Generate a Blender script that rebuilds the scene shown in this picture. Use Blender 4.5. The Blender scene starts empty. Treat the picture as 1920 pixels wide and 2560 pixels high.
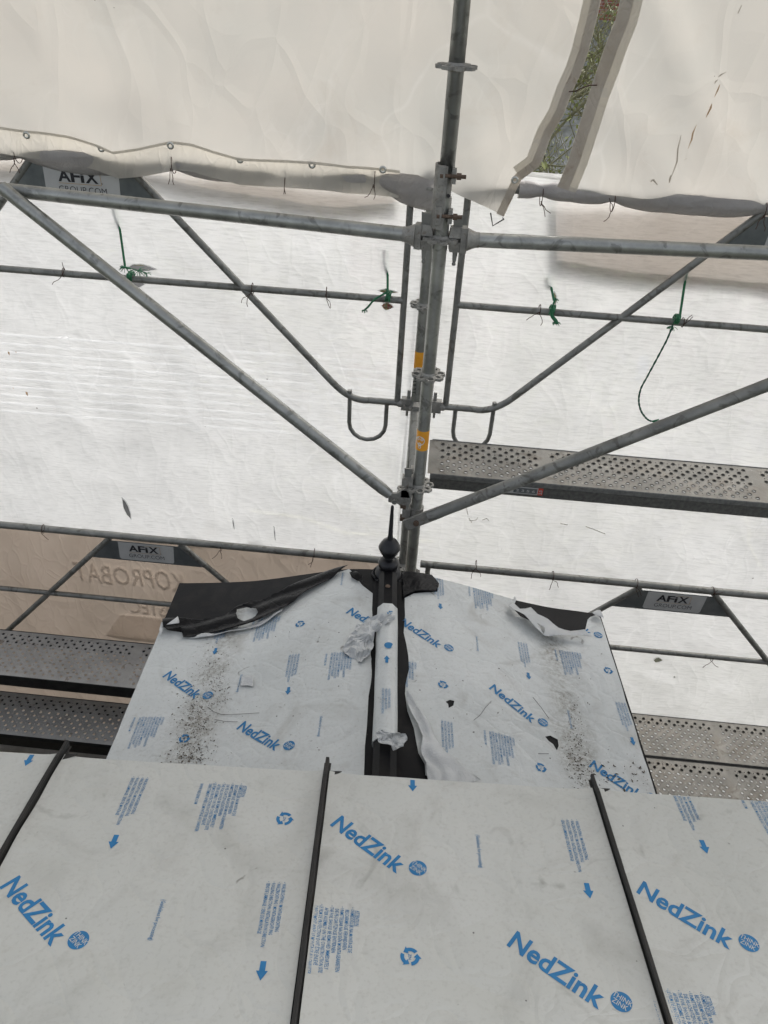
import bpy, bmesh, math, random
from mathutils import Vector, Matrix, noise
from mathutils.geometry import delaunay_2d_cdt
R = math.radians
random.seed(7)
sc = bpy.context.scene
COL = sc.collection
# ------------------------------------------------------------------ camera
CZ = 9.0                                   # eye height above the ground
CAM = Vector((0, 0, CZ))
FPX = 1940.0                               # focal length in photo pixels (1920 x 2560)
_p, _r, _y = R(36.5), R(3.44), 0.051
_R0 = Vector((1, 0, 0)); _F = Vector((0, math.cos(_p), -math.sin(_p))); _U0 = _R0.cross(_F)
_Rr = math.cos(_r)*_R0 + math.sin(_r)*_U0; _Ur = -math.sin(_r)*_R0 + math.cos(_r)*_U0
_M = Matrix.Rotation(_y, 3, 'Z')
CR, CU, CF = _M @ _Rr, _M @ _Ur, _M @ _F
cd = bpy.data.cameras.new('camera'); cam = bpy.data.objects.new('camera', cd); COL.objects.link(cam)
cam.matrix_world = Matrix(((CR.x, CU.x, -CF.x, CAM.x), (CR.y, CU.y, -CF.y, CAM.y), (CR.z, CU.z, -CF.z, CAM.z), (0, 0, 0, 1)))
cd.sensor_fit = 'HORIZONTAL'; cd.sensor_width = 36.0; cd.lens = 36.0*FPX/1920; cd.clip_start = 0.02; cd.clip_end = 2000
sc.camera = cam
# ------------------------------------------------------------------ light
SUN_EL, SUN_AZ = 42.0, 30.0                # sun beyond the netting, degrees; azimuth clockwise from +Y
w = bpy.data.worlds.new('World'); sc.world = w; w.use_nodes = True
nt = w.node_tree; bg = nt.nodes['Background']
sky = nt.nodes.new('ShaderNodeTexSky'); sky.sky_type = 'NISHITA'; sky.sun_disc = False
sky.sun_elevation = R(SUN_EL); sky.sun_rotation = R(SUN_AZ); sky.air_density = 1.0; sky.dust_density = 4.0; sky.ozone_density = 0.6
hs = nt.nodes.new('ShaderNodeHueSaturation'); hs.inputs['Saturation'].default_value = .30
nt.links.new(sky.outputs[0], hs.inputs['Color']); nt.links.new(hs.outputs[0], bg.inputs[0]); bg.inputs[1].default_value = 0.15
sd = bpy.data.lights.new('sun', 'SUN'); sd.energy = 1.0; sd.angle = R(14); sd.color = (1.0, 0.97, 0.92)
so = bpy.data.objects.new('sun', sd); COL.objects.link(so)
_sd = Vector((math.sin(R(SUN_AZ))*math.cos(R(SUN_EL)), math.cos(R(SUN_AZ))*math.cos(R(SUN_EL)), math.sin(R(SUN_EL))))
so.rotation_euler = _sd.to_track_quat('Z', 'Y').to_euler()
sc.view_settings.view_transform = 'Standard'; sc.view_settings.look = 'None'
sc.view_settings.exposure = 0.75; sc.view_settings.gamma = 1.0
sc.render.engine = 'CYCLES'
sc.cycles.max_bounces = 7; sc.cycles.diffuse_bounces = 4; sc.cycles.transmission_bounces = 5; sc.cycles.transparent_max_bounces = 16

# ------------------------------------------------------------------ geometry from measurements
def ray(x, y): return CF + CR*((x-960)/FPX) - CU*((y-1280)/FPX)
def onY(x, y, Y): d = ray(x, y); return CAM + d*(Y/d.y)
def onZ(x, y, h): d = ray(x, y); return CAM + d*(-h/d.z)
def onP(x, y, P0, n): d = ray(x, y); return CAM + d*((P0-CAM).dot(n)/d.dot(n))
def zc(o, s):
    return lambda x, y: (o[0]+x*s, o[1]+y*s)
z1, z2, z3 = zc((0, 250), .42194), zc((600, 250), .42194), zc((1220, 0), .42194)
z4, z5, z6 = zc((900, 850), .30139), zc((1300, 700), .3737), zc((0, 1250), .3617)
z7, z8, zb = zc((400, 1380), .3617), zc((850, 1250), .3918), zc((1400, 1380), .3134)
zA, zB, zC = zc((0, 1850), .42194), zc((650, 1850), .42194), zc((1220, 1850), .42194)
V = lambda x, h, y: Vector((x, y, CZ-h))

# ------------------------------------------------------------------ materials
def mat(name, c1, c2, rough=.5, metal=0, nscale=6, nlo=.35, nhi=.65, stretch=(1, 1, 1), bump=.1, bscale=60, bstretch=(1, 1, 1),
        spots=None, fleck=None, transl=0, transp=0, crumple=0, crscale=9, spec=.5, dirt=None, tcol=None, streak=None, lines=None, runs=None):
    m = bpy.data.materials.new(name); m.use_nodes = True; t = m.node_tree; N = t.nodes; L = t.links
    N.clear(); out = N.new('ShaderNodeOutputMaterial'); b = N.new('ShaderNodeBsdfPrincipled')
    tc = N.new('ShaderNodeTexCoord')
    def mp(s):
        k = N.new('ShaderNodeMapping'); k.inputs['Scale'].default_value = s; L.new(tc.outputs['Object'], k.inputs[0]); return k.outputs[0]
    def nz(scale, s=(1, 1, 1), det=6, r=.6, dist=0):
        k = N.new('ShaderNodeTexNoise'); k.inputs['Scale'].default_value = scale; k.inputs['Detail'].default_value = det
        k.inputs['Roughness'].default_value = r; k.inputs['Distortion'].default_value = dist; L.new(mp(s), k.inputs['Vector']); return k.outputs['Fac']
    def ramp(v, lo, hi, a=0., bb=1.):
        k = N.new('ShaderNodeMapRange'); k.inputs[1].default_value = lo; k.inputs[2].default_value = hi
        k.inputs[3].default_value = a; k.inputs[4].default_value = bb; L.new(v, k.inputs[0]); return k.outputs[0]
    def mix(f, a, c):
        k = N.new('ShaderNodeMix'); k.data_type = 'RGBA'
        L.new(f, k.inputs[0])
        for i, q in ((6, a), (7, c)):
            if isinstance(q, tuple): k.inputs[i].default_value = (*q, 1)
            else: L.new(q, k.inputs[i])
        return k.outputs[2]
    col = mix(ramp(nz(nscale, stretch), nlo, nhi), c1, c2)
    if streak:    # (colour, strength, scale vector, lo, hi)
        col = mix(ramp(nz(1, streak[2], 3, .6), streak[3], streak[4], 0, streak[1]), col, streak[0])
    if lines:     # pale crease lines (colour, strength, scale, width)
        for s_, st_ in ((lines[2], lines[1]), (lines[2]*2.3, lines[1]*.6)):
            dn = N.new('ShaderNodeTexNoise'); dn.inputs['Scale'].default_value = s_*.8; dn.inputs['Detail'].default_value = 3; L.new(mp((1, 1, 1)), dn.inputs['Vector'])
            va = N.new('ShaderNodeVectorMath'); va.operation = 'MULTIPLY_ADD'; L.new(dn.outputs['Color'], va.inputs[0]); va.inputs[1].default_value = (.9, .9, .9); L.new(mp((1.0, 1.0, .5)), va.inputs[2])
            vo = N.new('ShaderNodeTexVoronoi'); vo.feature = 'DISTANCE_TO_EDGE'; vo.inputs['Scale'].default_value = s_; L.new(va.outputs[0], vo.inputs['Vector'])
            ln = ramp(vo.outputs['Distance'], lines[3], 0); br_ = ramp(nz(s_*1.3, (1, 1, 1), 2), .45, .62)
            mu = N.new('ShaderNodeMath'); mu.operation = 'MULTIPLY'; L.new(ln, mu.inputs[0]); L.new(br_, mu.inputs[1])
            mu3 = N.new('ShaderNodeMath'); mu3.operation = 'MULTIPLY'; L.new(mu.outputs[0], mu3.inputs[0]); mu3.inputs[1].default_value = st_
            col = mix(mu3.outputs[0], col, lines[0])
    if dirt:      # (colour, scale, lo, hi, strength)
        col = mix(ramp(nz(dirt[1], (1, 1, 1), 8, .7, .6), dirt[2], dirt[3], 0, dirt[4]), col, dirt[0])
    if runs:      # dirt runs down the slope: (axis vector, [(offset, half width, strength)], colour, tilt vector)
        for (o_, hw, st) in runs[1]:
            dp = N.new('ShaderNodeVectorMath'); dp.operation = 'DOT_PRODUCT'; L.new(tc.outputs['Object'], dp.inputs[0]); dp.inputs[1].default_value = runs[0]
            wb = N.new('ShaderNodeMath'); wb.operation = 'MULTIPLY_ADD'; L.new(nz(3.5, (1, 1, 1), 3), wb.inputs[0]); wb.inputs[1].default_value = .12; L.new(dp.outputs['Value'], wb.inputs[2])
            sb_ = N.new('ShaderNodeMath'); sb_.operation = 'SUBTRACT'; L.new(wb.outputs[0], sb_.inputs[0]); sb_.inputs[1].default_value = o_+.06
            ab = N.new('ShaderNodeMath'); ab.operation = 'ABSOLUTE'; L.new(sb_.outputs[0], ab.inputs[0])
            band = ramp(ab.outputs[0], hw, 0); pt = ramp(nz(6, (1, 1, 1), 9, .78, .4), .36, .60); fine_ = ramp(nz(70, (1, 1, 1), 4, .7), .40, .62, .25, 1)
            m1 = N.new('ShaderNodeMath'); m1.operation = 'MULTIPLY'; L.new(band, m1.inputs[0]); L.new(pt, m1.inputs[1])
            m2 = N.new('ShaderNodeMath'); m2.operation = 'MULTIPLY'; L.new(m1.outputs[0], m2.inputs[0]); L.new(fine_, m2.inputs[1])
            m4 = N.new('ShaderNodeMath'); m4.operation = 'MULTIPLY'; L.new(m2.outputs[0], m4.inputs[0]); m4.inputs[1].default_value = st
            col = mix(m4.outputs[0], col, runs[2])
    if spots:
        for (c, s, lo, hi, st) in spots: col = mix(ramp(nz(s, (1, 1, 1), 3, .5, 1.5), lo, hi, 0, st), col, c)
    if fleck:     # (colour, scale, radius)
        vo = N.new('ShaderNodeTexVoronoi'); vo.inputs['Scale'].default_value = fleck[1]; L.new(mp((1, 1, 1)), vo.inputs['Vector'])
        sep = N.new('ShaderNodeSeparateColor'); L.new(vo.outputs['Color'], sep.inputs[0])
        keep = ramp(sep.outputs[0], fleck[3], fleck[3]+.02); near = ramp(vo.outputs['Distance'], fleck[2], fleck[2]*.6)
        mu = N.new('ShaderNodeMath'); mu.operation = 'MULTIPLY'; L.new(keep, mu.inputs[0]); L.new(near, mu.inputs[1])
        mu2 = N.new('ShaderNodeMath'); mu2.operation = 'MULTIPLY'; L.new(mu.outputs[0], mu2.inputs[0]); mu2.inputs[1].default_value = .8
        col = mix(mu2.outputs[0], col, fleck[0])
    L.new(col, b.inputs['Base Color']); b.inputs['Roughness'].default_value = rough; b.inputs['Metallic'].default_value = metal
    b.inputs['Specular IOR Level'].default_value = spec
    nrm = None
    if bump:
        k = N.new('ShaderNodeBump'); k.inputs['Strength'].default_value = bump; k.inputs['Distance'].default_value = .01
        L.new(nz(bscale, bstretch, 4), k.inputs['Height']); nrm = k.outputs[0]
    if crumple:
        hts = []
        for s, kk in ((crscale, 1.), (crscale*2.7, .45)):
            dn = N.new('ShaderNodeTexNoise'); dn.inputs['Scale'].default_value = s*.5; L.new(mp((1, 1, .6)), dn.inputs['Vector'])
            va = N.new('ShaderNodeVectorMath'); va.operation = 'MULTIPLY_ADD'; L.new(dn.outputs['Color'], va.inputs[0]); va.inputs[1].default_value = (.5, .5, .5)
            L.new(mp((1, 1, .55)), va.inputs[2])
            vo = N.new('ShaderNodeTexVoronoi'); vo.feature = 'DISTANCE_TO_EDGE'; vo.inputs['Scale'].default_value = s; L.new(va.outputs[0], vo.inputs['Vector'])
            hts.append(ramp(vo.outputs['Distance'], 0, .12, 0, kk))
        ad = N.new('ShaderNodeMath'); ad.operation = 'ADD'; L.new(hts[0], ad.inputs[0]); L.new(hts[1], ad.inputs[1])
        k = N.new('ShaderNodeBump'); k.inputs['Strength'].default_value = crumple; k.inputs['Distance'].default_value = .07/crscale
        L.new(ad.outputs[0], k.inputs['Height'])
        if nrm: L.new(nrm, k.inputs['Normal'])
        nrm = k.outputs[0]
    if nrm: L.new(nrm, b.inputs['Normal'])
    sh = b.outputs[0]
    if transl:
        tr = N.new('ShaderNodeBsdfTranslucent')
        if tcol:
            L.new(mix(ramp(nz(nscale, stretch), nlo, nhi), tcol[0], tcol[1]), tr.inputs[0])
        else: L.new(col, tr.inputs[0])
        if nrm: L.new(nrm, tr.inputs['Normal'])
        ms = N.new('ShaderNodeMixShader'); ms.inputs[0].default_value = transl; L.new(sh, ms.inputs[1]); L.new(tr.outputs[0], ms.inputs[2]); sh = ms.outputs[0]
    if transp:
        tp = N.new('ShaderNodeBsdfTransparent'); ms = N.new('ShaderNodeMixShader'); ms.inputs[0].default_value = transp
        L.new(sh, ms.inputs[1]); L.new(tp.outputs[0], ms.inputs[2]); sh = ms.outputs[0]
    L.new(sh, out.inputs[0]); return m
G = {}
G['galv'] = mat('galvanised_steel', (.24, .245, .23), (.42, .425, .40), .38, .75, 9, .3, .7, (1, 1, 1), .12, 120, spots=[((.13, .13, .12), 14, .56, .66, .6), ((.42, .42, .40), 23, .6, .7, .5)])
G['galvd'] = mat('dull_galvanised_steel', (.17, .17, .158), (.28, .28, .258), .55, .6, 12, .3, .7, (1, 1, 1), .15, 120, spots=[((.09, .085, .07), 18, .55, .65, .6)])
G['cast'] = mat('cast_galvanised_steel', (.20, .195, .18), (.36, .35, .32), .6, .45, 30, .3, .7, (1, 1, 1), .3, 160, spots=[((.14, .09, .06), 40, .6, .7, .5)])
G['rust'] = mat('rusty_steel', (.08, .052, .038), (.15, .105, .075), .75, .2, 60, .3, .7, (1, 1, 1), .3, 200)
G['dark'] = mat('dark_steel', (.03, .03, .03), (.06, .06, .055), .5, .5, 40)
G['deck'] = mat('worn_deck_steel', (.14, .135, .12), (.25, .24, .215), .55, .45, 7, .3, .7, (1, 1, 1), .2, 150, spots=[((.42, .40, .35), 26, .66, .76, .5), ((.09, .075, .055), 13, .58, .7, .6)], dirt=((.16, .12, .08), 9, .5, .75, .5))
G['deckd'] = mat('dark_deck_steel', (.28, .28, .27), (.42, .42, .41), .55, .45, 7, .3, .7, (1, 1, 1), .2, 150, spots=[((.5, .48, .44), 30, .68, .76, .6), ((.12, .07, .04), 13, .64, .7, .5)])
G['deckside'] = mat('deck_side_steel', (.10, .10, .095), (.19, .19, .175), .5, .5, 60, .3, .7, (1, 1, 1), .25, 220)
G['deckshade'] = mat('shaded_deck_side', (.012, .012, .012), (.03, .03, .028), .45, .3, 20)  # deck side steel with its shade put into the near-black colour, left decks
G['gusset'] = mat('gusset_steel', (.13, .145, .15), (.20, .215, .215), .5, .6, 10)
G['sticker'] = mat('sticker_grey', (.42, .42, .41), (.50, .50, .48), .5, 0, 8, spots=[((.3, .3, .28), 20, .6, .75, .4)])
G['ink'] = mat('black_ink', (.012, .012, .015), (.02, .02, .025), .5)
G['inkgold'] = mat('gold_ink', (.42, .27, .12), (.45, .3, .14), .5)
G['orange'] = mat('orange_band', (.72, .30, .02), (.80, .36, .03), .45, 0, 20)
G['white'] = mat('white_print', (.6, .6, .6), (.7, .7, .7), .5)
G['red'] = mat('red_print', (.6, .08, .05), (.5, .07, .05), .5)
# translucent sheeting
G['tarp'] = mat('cream_tarpaulin', (.61, .575, .52), (.56, .545, .50), .45, 0, 1.6, .35, .65, (1, 1, 1), .05, 300, (1, 1, 3), transl=.5, crumple=.13, crscale=1.5, lines=((.74, .72, .68), .25, 1.3, .014), streak=((.56, .52, .46), .35, (1.2, 1.2, .5), .5, .75), dirt=((.42, .36, .29), 3.0, .56, .8, .35), fleck=((.1, .08, .06), 16, .035, .9), spec=.3)
G['tarpband'] = mat('yellowed_tarpaulin', (.64, .60, .52), (.60, .57, .51), .45, 0, 3, transl=.5, crumple=.2, crscale=4)
G['hem'] = mat('tarpaulin_hem', (.50, .445, .375), (.60, .55, .48), .5, 0, 12, .3, .7, transl=.35, crumple=.35, crscale=14, dirt=((.25, .13, .06), 6, .62, .75, .6))
G['rolled'] = mat('rolled_sheeting', (.50, .475, .455), (.60, .575, .55), .42, 0, 5, transl=.5, crumple=.3, crscale=9)
G['flap'] = mat('inner_flap', (.58, .50, .43), (.64, .57, .50), .5, 0, 3, transl=.5, crumple=.3, crscale=4)
G['net'] = mat('white_debris_netting', (.72, .725, .72), (.84, .845, .84), .6, 0, 1.6, .3, .7, (1.3, 1, .6), .25, 95, (.18, .18, 1.0), transl=.74, transp=.27, crumple=.09, crscale=2.6, streak=((.50, .51, .51), .45, (14, 14, 120), .46, .70), lines=((.97, .97, .97), .30, 1.9, .018), dirt=((.55, .52, .47), 2.2, .6, .85, .3), fleck=((.1, .09, .07), 9, .06, .93), spec=.2)
G['brown'] = mat('brown_banner', (.30, .25, .205), (.36, .30, .25), .5, 0, 2.5, .35, .65, (1, 1, .4), .1, 200, (1, 1, 1), transl=.5, crumple=.22, crscale=3, dirt=((.26, .20, .16), 4, .5, .8, .4))
G['banner_ink'] = mat('banner_print', (.84, .80, .76), (.88, .84, .8), .5, transl=.92)
G['silver'] = mat('silvery_sheeting', (.5, .48, .45), (.65, .62, .58), .3, .25, 8, transl=.2, crumple=.5, crscale=14)
# roof
G['film'] = mat('protective_film', (.455, .458, .42), (.515, .516, .48), .40, 0, 1.8, .3, .7, (1, 1, 1), .05, 40, dirt=((.25, .235, .205), 9, .52, .85, .45), spots=[((.10, .09, .075), 17, .735, .78, .6), ((.24, .23, .20), 3.1, .57, .80, .35), ((.15, .14, .12), 7.3, .64, .78, .5)], streak=((.30, .285, .25), .30, (120, 120, 120), .52, .75), fleck=((.02, .018, .015), 24, .055, .80), crumple=.12, crscale=3)
G['crum'] = mat('crumpled_film', (.56, .57, .56), (.66, .67, .66), .4, 0, 9, transl=.10, crumple=.35, crscale=24, dirt=((.25, .23, .2), 9, .55, .8, .4))
G['blue'] = mat('blue_print', (.006, .135, .31), (.010, .165, .37), .5, 0, 30)
G['zinc'] = mat('black_zinc', (.007, .007, .008), (.013, .013, .014), .40, 0, 6, .3, .7, (1, 1, 1), .05, 60, dirt=((.04, .037, .03), 9, .5, .8, .5), spec=.10)
G['bzinc'] = mat('bare_grey_zinc', (.018, .018, .018), (.032, .031, .029), .5, .2, 9, .3, .7, (1, 1, 1), .1, 120, dirt=((.05, .045, .037), 14, .5, .75, .5), spec=.25)
G['bfilm'] = mat('black_film_backing', (.004, .004, .005), (.008, .008, .009), .34, 0, 8, spec=.16, crumple=.2, crscale=7)
G['blk'] = mat('black_finial_paint', (.012, .012, .014), (.02, .02, .022), .32, .3, 12)
G['wall'] = mat('dark_wall', (.06, .055, .05), (.10, .09, .08), .8, 0, 3)
G['rope'] = mat('green_rope', (.01, .11, .045), (.03, .18, .08), .6, 0, 80)
G['dkrope'] = mat('dark_green_rope', (.005, .05, .03), (.01, .09, .05), .6, 0, 200)
G['wire'] = mat('tie_wire', (.05, .025, .018), (.09, .05, .035), .6, .5, 60)
G['eye'] = mat('brass_eyelet', (.45, .45, .42), (.6, .6, .55), .3, .8, 30)
G['grass'] = mat('garden_soil', (.05, .06, .03), (.10, .10, .07), .9, 0, .6, spots=[((.3, .3, .28), 2, .58, .64, .8)])
G['pave'] = mat('paving', (.05, .05, .05), (.085, .085, .08), .8, 0, .8)
G['bark'] = mat('mossy_bark', (.17, .165, .10), (.34, .33, .20), .8, 0, 20)
G['leaf'] = mat('yellow_green_leaf', (.22, .25, .04), (.12, .15, .035), .5, 0, 3)
G['fence'] = mat('white_fence_metal', (.8, .8, .8), (.85, .85, .85), .4)
G['rail_blue'] = mat('blue_board', (.15, .25, .55), (.2, .3, .6), .5)
def brick():
    m = mat('red_brick', (.3, .08, .05), (.3, .08, .05)); t = m.node_tree; N = t.nodes; b = [n for n in N if n.type == 'BSDF_PRINCIPLED'][0]
    k = N.new('ShaderNodeTexBrick'); k.inputs['Scale'].default_value = 1; k.inputs['Brick Width'].default_value = .22; k.inputs['Row Height'].default_value = .075
    k.inputs['Mortar Size'].default_value = .008
    k.inputs['Color1'].default_value = (.36, .09, .06, 1); k.inputs['Color2'].default_value = (.26, .07, .05, 1); k.inputs['Mortar'].default_value = (.35, .32, .28, 1)
    tc = N.new('ShaderNodeTexCoord'); sp = N.new('ShaderNodeSeparateXYZ'); cb = N.new('ShaderNodeCombineXYZ')
    t.links.new(tc.outputs['Object'], sp.inputs[0]); t.links.new(sp.outputs[0], cb.inputs[0]); t.links.new(sp.outputs[2], cb.inputs[1]); t.links.new(cb.outputs[0], k.inputs[0])
    t.links.new(k.outputs[0], b.inputs['Base Color']); return m
G['brick'] = brick()
G['slate'] = mat('grey_slate', (.13, .14, .12), (.30, .31, .29), .5, 0, 3, spots=[((.5, .5, .48), 4, .6, .66, .7)])

# ------------------------------------------------------------------ mesh builder
class MB:
    def __init__(s): s.v = []; s.f = []; s.m = []; s.sm = []; s.cm = 0
    def add(s, vs, fs, smooth=False):
        o = len(s.v); s.v += [Vector(p) for p in vs]
        for f in fs: s.f.append(tuple(i+o for i in f)); s.m.append(s.cm); s.sm.append(smooth)
        return s
    def box(s, c, sx, sy, sz, ax=None, taper=1.0):
        X, Y, Z = ax if ax else (Vector((1, 0, 0)), Vector((0, 1, 0)), Vector((0, 0, 1))); c = Vector(c); vs = []
        for k in (-1, 1):
            tt = taper if k > 0 else 1
            for i, j in ((-1, -1), (1, -1), (1, 1), (-1, 1)): vs.append(c + X*(i*sx/2*tt) + Y*(j*sy/2*tt) + Z*(k*sz/2))
        return s.add(vs, [(3, 2, 1, 0), (4, 5, 6, 7), (0, 1, 5, 4), (1, 2, 6, 5), (2, 3, 7, 6), (3, 0, 4, 7)])
    def tube(s, pts, r, n=14, caps=True, smooth=True):
        pts = [Vector(p) for p in pts]; m = len(pts); rr = r if isinstance(r, (list, tuple)) else [r]*m; vs = []; fs = []
        T = [(pts[min(i+1, m-1)]-pts[max(i-1, 0)]).normalized() for i in range(m)]
        a = T[0].orthogonal().normalized()
        for i in range(m):
            a = (a - T[i]*a.dot(T[i])).normalized(); b = T[i].cross(a)
            for k in range(n):
                t = 2*math.pi*k/n; vs.append(pts[i] + (a*math.cos(t)+b*math.sin(t))*rr[i])
        for i in range(m-1):
            for k in range(n): fs.append((i*n+k, i*n+(k+1) % n, (i+1)*n+(k+1) % n, (i+1)*n+k))
        s.add(vs, fs, smooth)
        if caps: s.add(vs[:n], [tuple(reversed(range(n)))]); s.add(vs[-n:], [tuple(range(n))])
        return s
    def lathe(s, prof, base, ax=Vector((0, 0, 1)), n=24, smooth=True):
        a = ax.orthogonal().normalized(); b = ax.cross(a); vs = []; fs = []
        for (r, h) in prof:
            for k in range(n): t = 2*math.pi*k/n; vs.append(Vector(base) + ax*h + (a*math.cos(t)+b*math.sin(t))*r)
        for i in range(len(prof)-1):
            for k in range(n): fs.append((i*n+k, i*n+(k+1) % n, (i+1)*n+(k+1) % n, (i+1)*n+k))
        return s.add(vs, fs, smooth)
    def plate(s, poly, thick, nrm):      # closed outline of 3-D points, extruded along nrm
        n = len(poly); nrm = Vector(nrm).normalized(); a = [Vector(p)+nrm*thick/2 for p in poly]; b = [Vector(p)-nrm*thick/2 for p in poly]
        return s.add(a+b, [tuple(range(n)), tuple(reversed(range(n, 2*n)))]+[(i, n+i, n+(i+1) % n, (i+1) % n) for i in range(n)])
ORG = {}
def children(o): return list(o.children)
def root(name, loc, label, cat, group=None, kind=None):
    o = bpy.data.objects.new(name, None); COL.objects.link(o); o.location = loc; o.empty_display_size = .05
    ORG[o.name] = Vector(loc); tag(o, label, cat, group, kind); return o
def tag(o, label=None, cat=None, group=None, kind=None):
    if label: o['label'] = label
    if cat: o['category'] = cat
    if group: o['group'] = group
    if kind: o['kind'] = kind
    return o
def build(name, mb, mats, parent=None, loc=None, label=None, sm=None):
    me = bpy.data.meshes.new(name)
    base = ORG[parent.name] if parent else Vector(loc if loc is not None else (0, 0, 0))
    me.from_pydata([p-base for p in mb.v], [], mb.f)
    for m in (mats if isinstance(mats, (list, tuple)) else [mats]): me.materials.append(G[m])
    me.polygons.foreach_set('material_index', mb.m); me.polygons.foreach_set('use_smooth', mb.sm if sm is None else [sm]*len(mb.f)); me.update()
    o = bpy.data.objects.new(name, me); COL.objects.link(o); ORG[o.name] = base
    if parent: o.parent = parent
    else: o.location = base
    if label: o['label'] = label
    return o
def thick(o, t):
    md = o.modifiers.new('solid', 'SOLIDIFY'); md.thickness = t; md.offset = 0; return o
X, Y, Z = Vector((1, 0, 0)), Vector((0, 1, 0)), Vector((0, 0, 1))

# text as flat polygons: list of 2-D verts + faces; baseline at 0, starts at x=0
_tc = {}
def text2d(s, size=1.0, bold=0.0, width=None, res=2, shear=0):
    k = (s, bold, res, shear)
    if k not in _tc:
        c = bpy.data.curves.new('t', 'FONT'); c.body = s; c.size = 1; c.offset = bold; c.resolution_u = res; c.shear = shear; c.fill_mode = 'FRONT'
        o = bpy.data.objects.new('t', c); COL.objects.link(o); bpy.context.view_layer.update()
        me = bpy.data.meshes.new_from_object(o); vs = [(p.co.x, p.co.y) for p in me.vertices]; fs = [tuple(p.vertices) for p in me.polygons]
        bpy.data.objects.remove(o); bpy.data.meshes.remove(me); bpy.data.curves.remove(c); _tc[k] = (vs, fs)
    vs, fs = _tc[k]; x0 = min(p[0] for p in vs); x1 = max(p[0] for p in vs)
    sx = size if width is None else width/(x1-x0)
    return [((p[0]-x0)*sx, p[1]*size) for p in vs], fs
CAP = .69     # cap height of the built-in font per unit size

# polygon helpers
def inside(p, poly):
    c = False; n = len(poly); j = n-1
    for i in range(n):
        a, b = poly[i], poly[j]
        if (a[1] > p[1]) != (b[1] > p[1]) and p[0] < (b[0]-a[0])*(p[1]-a[1])/(b[1]-a[1])+a[0]: c = not c
        j = i
    return c
def rough_line(poly, seg, amp, seed=0):
    out = []; n = len(poly)
    for i in range(n):
        a = Vector(poly[i]); b = Vector(poly[(i+1) % n]); L = (b-a).length; m = max(1, int(L/seg)); d = (b-a).normalized() if L else Vector((0, 0)); q = Vector((-d[1], d[0]))
        for k in range(m):
            p = a+(b-a)*(k/m); w_ = noise.noise(Vector((p[0]*9+seed, p[1]*9, seed)))*.6+noise.noise(Vector((p[0]*31+seed, p[1]*31, 5)))*.4
            out.append(tuple(p+q*amp*w_*(1 if k else .4)))
    return out
def cdt(outer, holes, grid):
    pts = [Vector(p) for p in outer]; n = len(pts); faces = [list(range(n))]
    for h in holes:
        k = len(pts); pts += [Vector(p) for p in h]; faces.append(list(range(k, k+len(h))))
    xs = [p[0] for p in outer]; ys = [p[1] for p in outer]; rnd = random.Random(3)
    y = min(ys)+grid/2; r = 0
    while y < max(ys):
        x = min(xs)+grid*(.5+.5*(r % 2))
        while x < max(xs):
            q = (x+rnd.uniform(-.15, .15)*grid, y+rnd.uniform(-.15, .15)*grid)
            if inside(q, outer) and not any(inside(q, h) for h in holes): pts.append(Vector(q))
            x += grid
        y += grid*.87; r += 1
    vo, ed, fo, ov, oe, of = delaunay_2d_cdt(pts, [], faces, 1, 1e-6)
    good = []
    for f, src in zip(fo, of):
        c = sum((vo[i] for i in f), Vector((0, 0)))/len(f)
        if inside(c, outer) and not any(inside(c, h) for h in holes): good.append(tuple(f))
    return vo, good
# ================================================================== setting
g = MB(); g.add([(-300, -60, 0), (300, -60, 0), (300, 500, 0), (-300, 500, 0)], [(0, 1, 2, 3)])
build('ground', g, 'grass')['kind'] = 'structure'
g = MB(); g.add([(-60, 9, .004), (60, 9, .004), (60, 40, .004), (-60, 40, .004)], [(0, 1, 2, 3)])
build('pavement', g, 'pave')['kind'] = 'structure'

# ================================================================== scaffold
H0 = .797                                   # depth of the first rosette row below the eye
YI, YO, XO = 2.63, 3.31, -.047              # inner row, outer row
DL = Vector((-.9934, .1144, 0)); DR = Vector((.9953, .0966, 0))
def rosette(mb, c, rot=0.0, r=.062):
    n = 8; ri = .0245; top = []
    for side in (1, -1):
        pass
    vs = []; fs = []; t = .005
    def P(rad, th, zz): return Vector(c)+Vector((rad*math.cos(th), rad*math.sin(th), zz))
    K = 8
    for zz in (t, -t):
        for s in range(n):
            a0 = rot+s*math.pi/4; big = s % 2 == 0
            ha, hr = (.27, .0125) if big else (.17, .010); rc = .045 if big else .043
            for k in range(K):      # octagonal ring between cell border and hole
                th = 2*math.pi*k/K+math.pi/8; bx, by = math.cos(th), math.sin(th); q = max(abs(bx), abs(by)); bx /= q; by /= q
                ang = a0+bx*math.pi/8; ro = r*(1+.035*math.cos(8*(ang-rot))) if True else r
                rad = (ro+ri)/2+by*(ro-ri)/2
                vs.append(P(rad, ang, zz)); vs.append(P(rc+math.sin(th)*hr, a0+math.cos(th)*ha, zz))
    N_ = n*K*2
    for layer in (0, 1):
        for s in range(n):
            o = layer*N_+s*K*2
            for k in range(K):
                k2 = (k+1) % K; f = (o+2*k, o+2*k2, o+2*k2+1, o+2*k+1); fs.append(f if layer == 0 else tuple(reversed(f)))
    for s in range(n):
        o = s*K*2
        for k in range(K):
            k2 = (k+1) % K
            fs.append((o+2*k+1, o+2*k2+1, N_+o+2*k2+1, N_+o+2*k+1)); fs.append((o+2*k2, o+2*k, N_+o+2*k, N_+o+2*k2))
    mb.add(vs, fs); mb.lathe([(.0245, -.012), (.030, -.006), (.030, .006), (.0245, .012)], c, n=16)
def tube_seg(a, b, r, n=20): return MB().tube([a, b], r, n)

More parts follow.
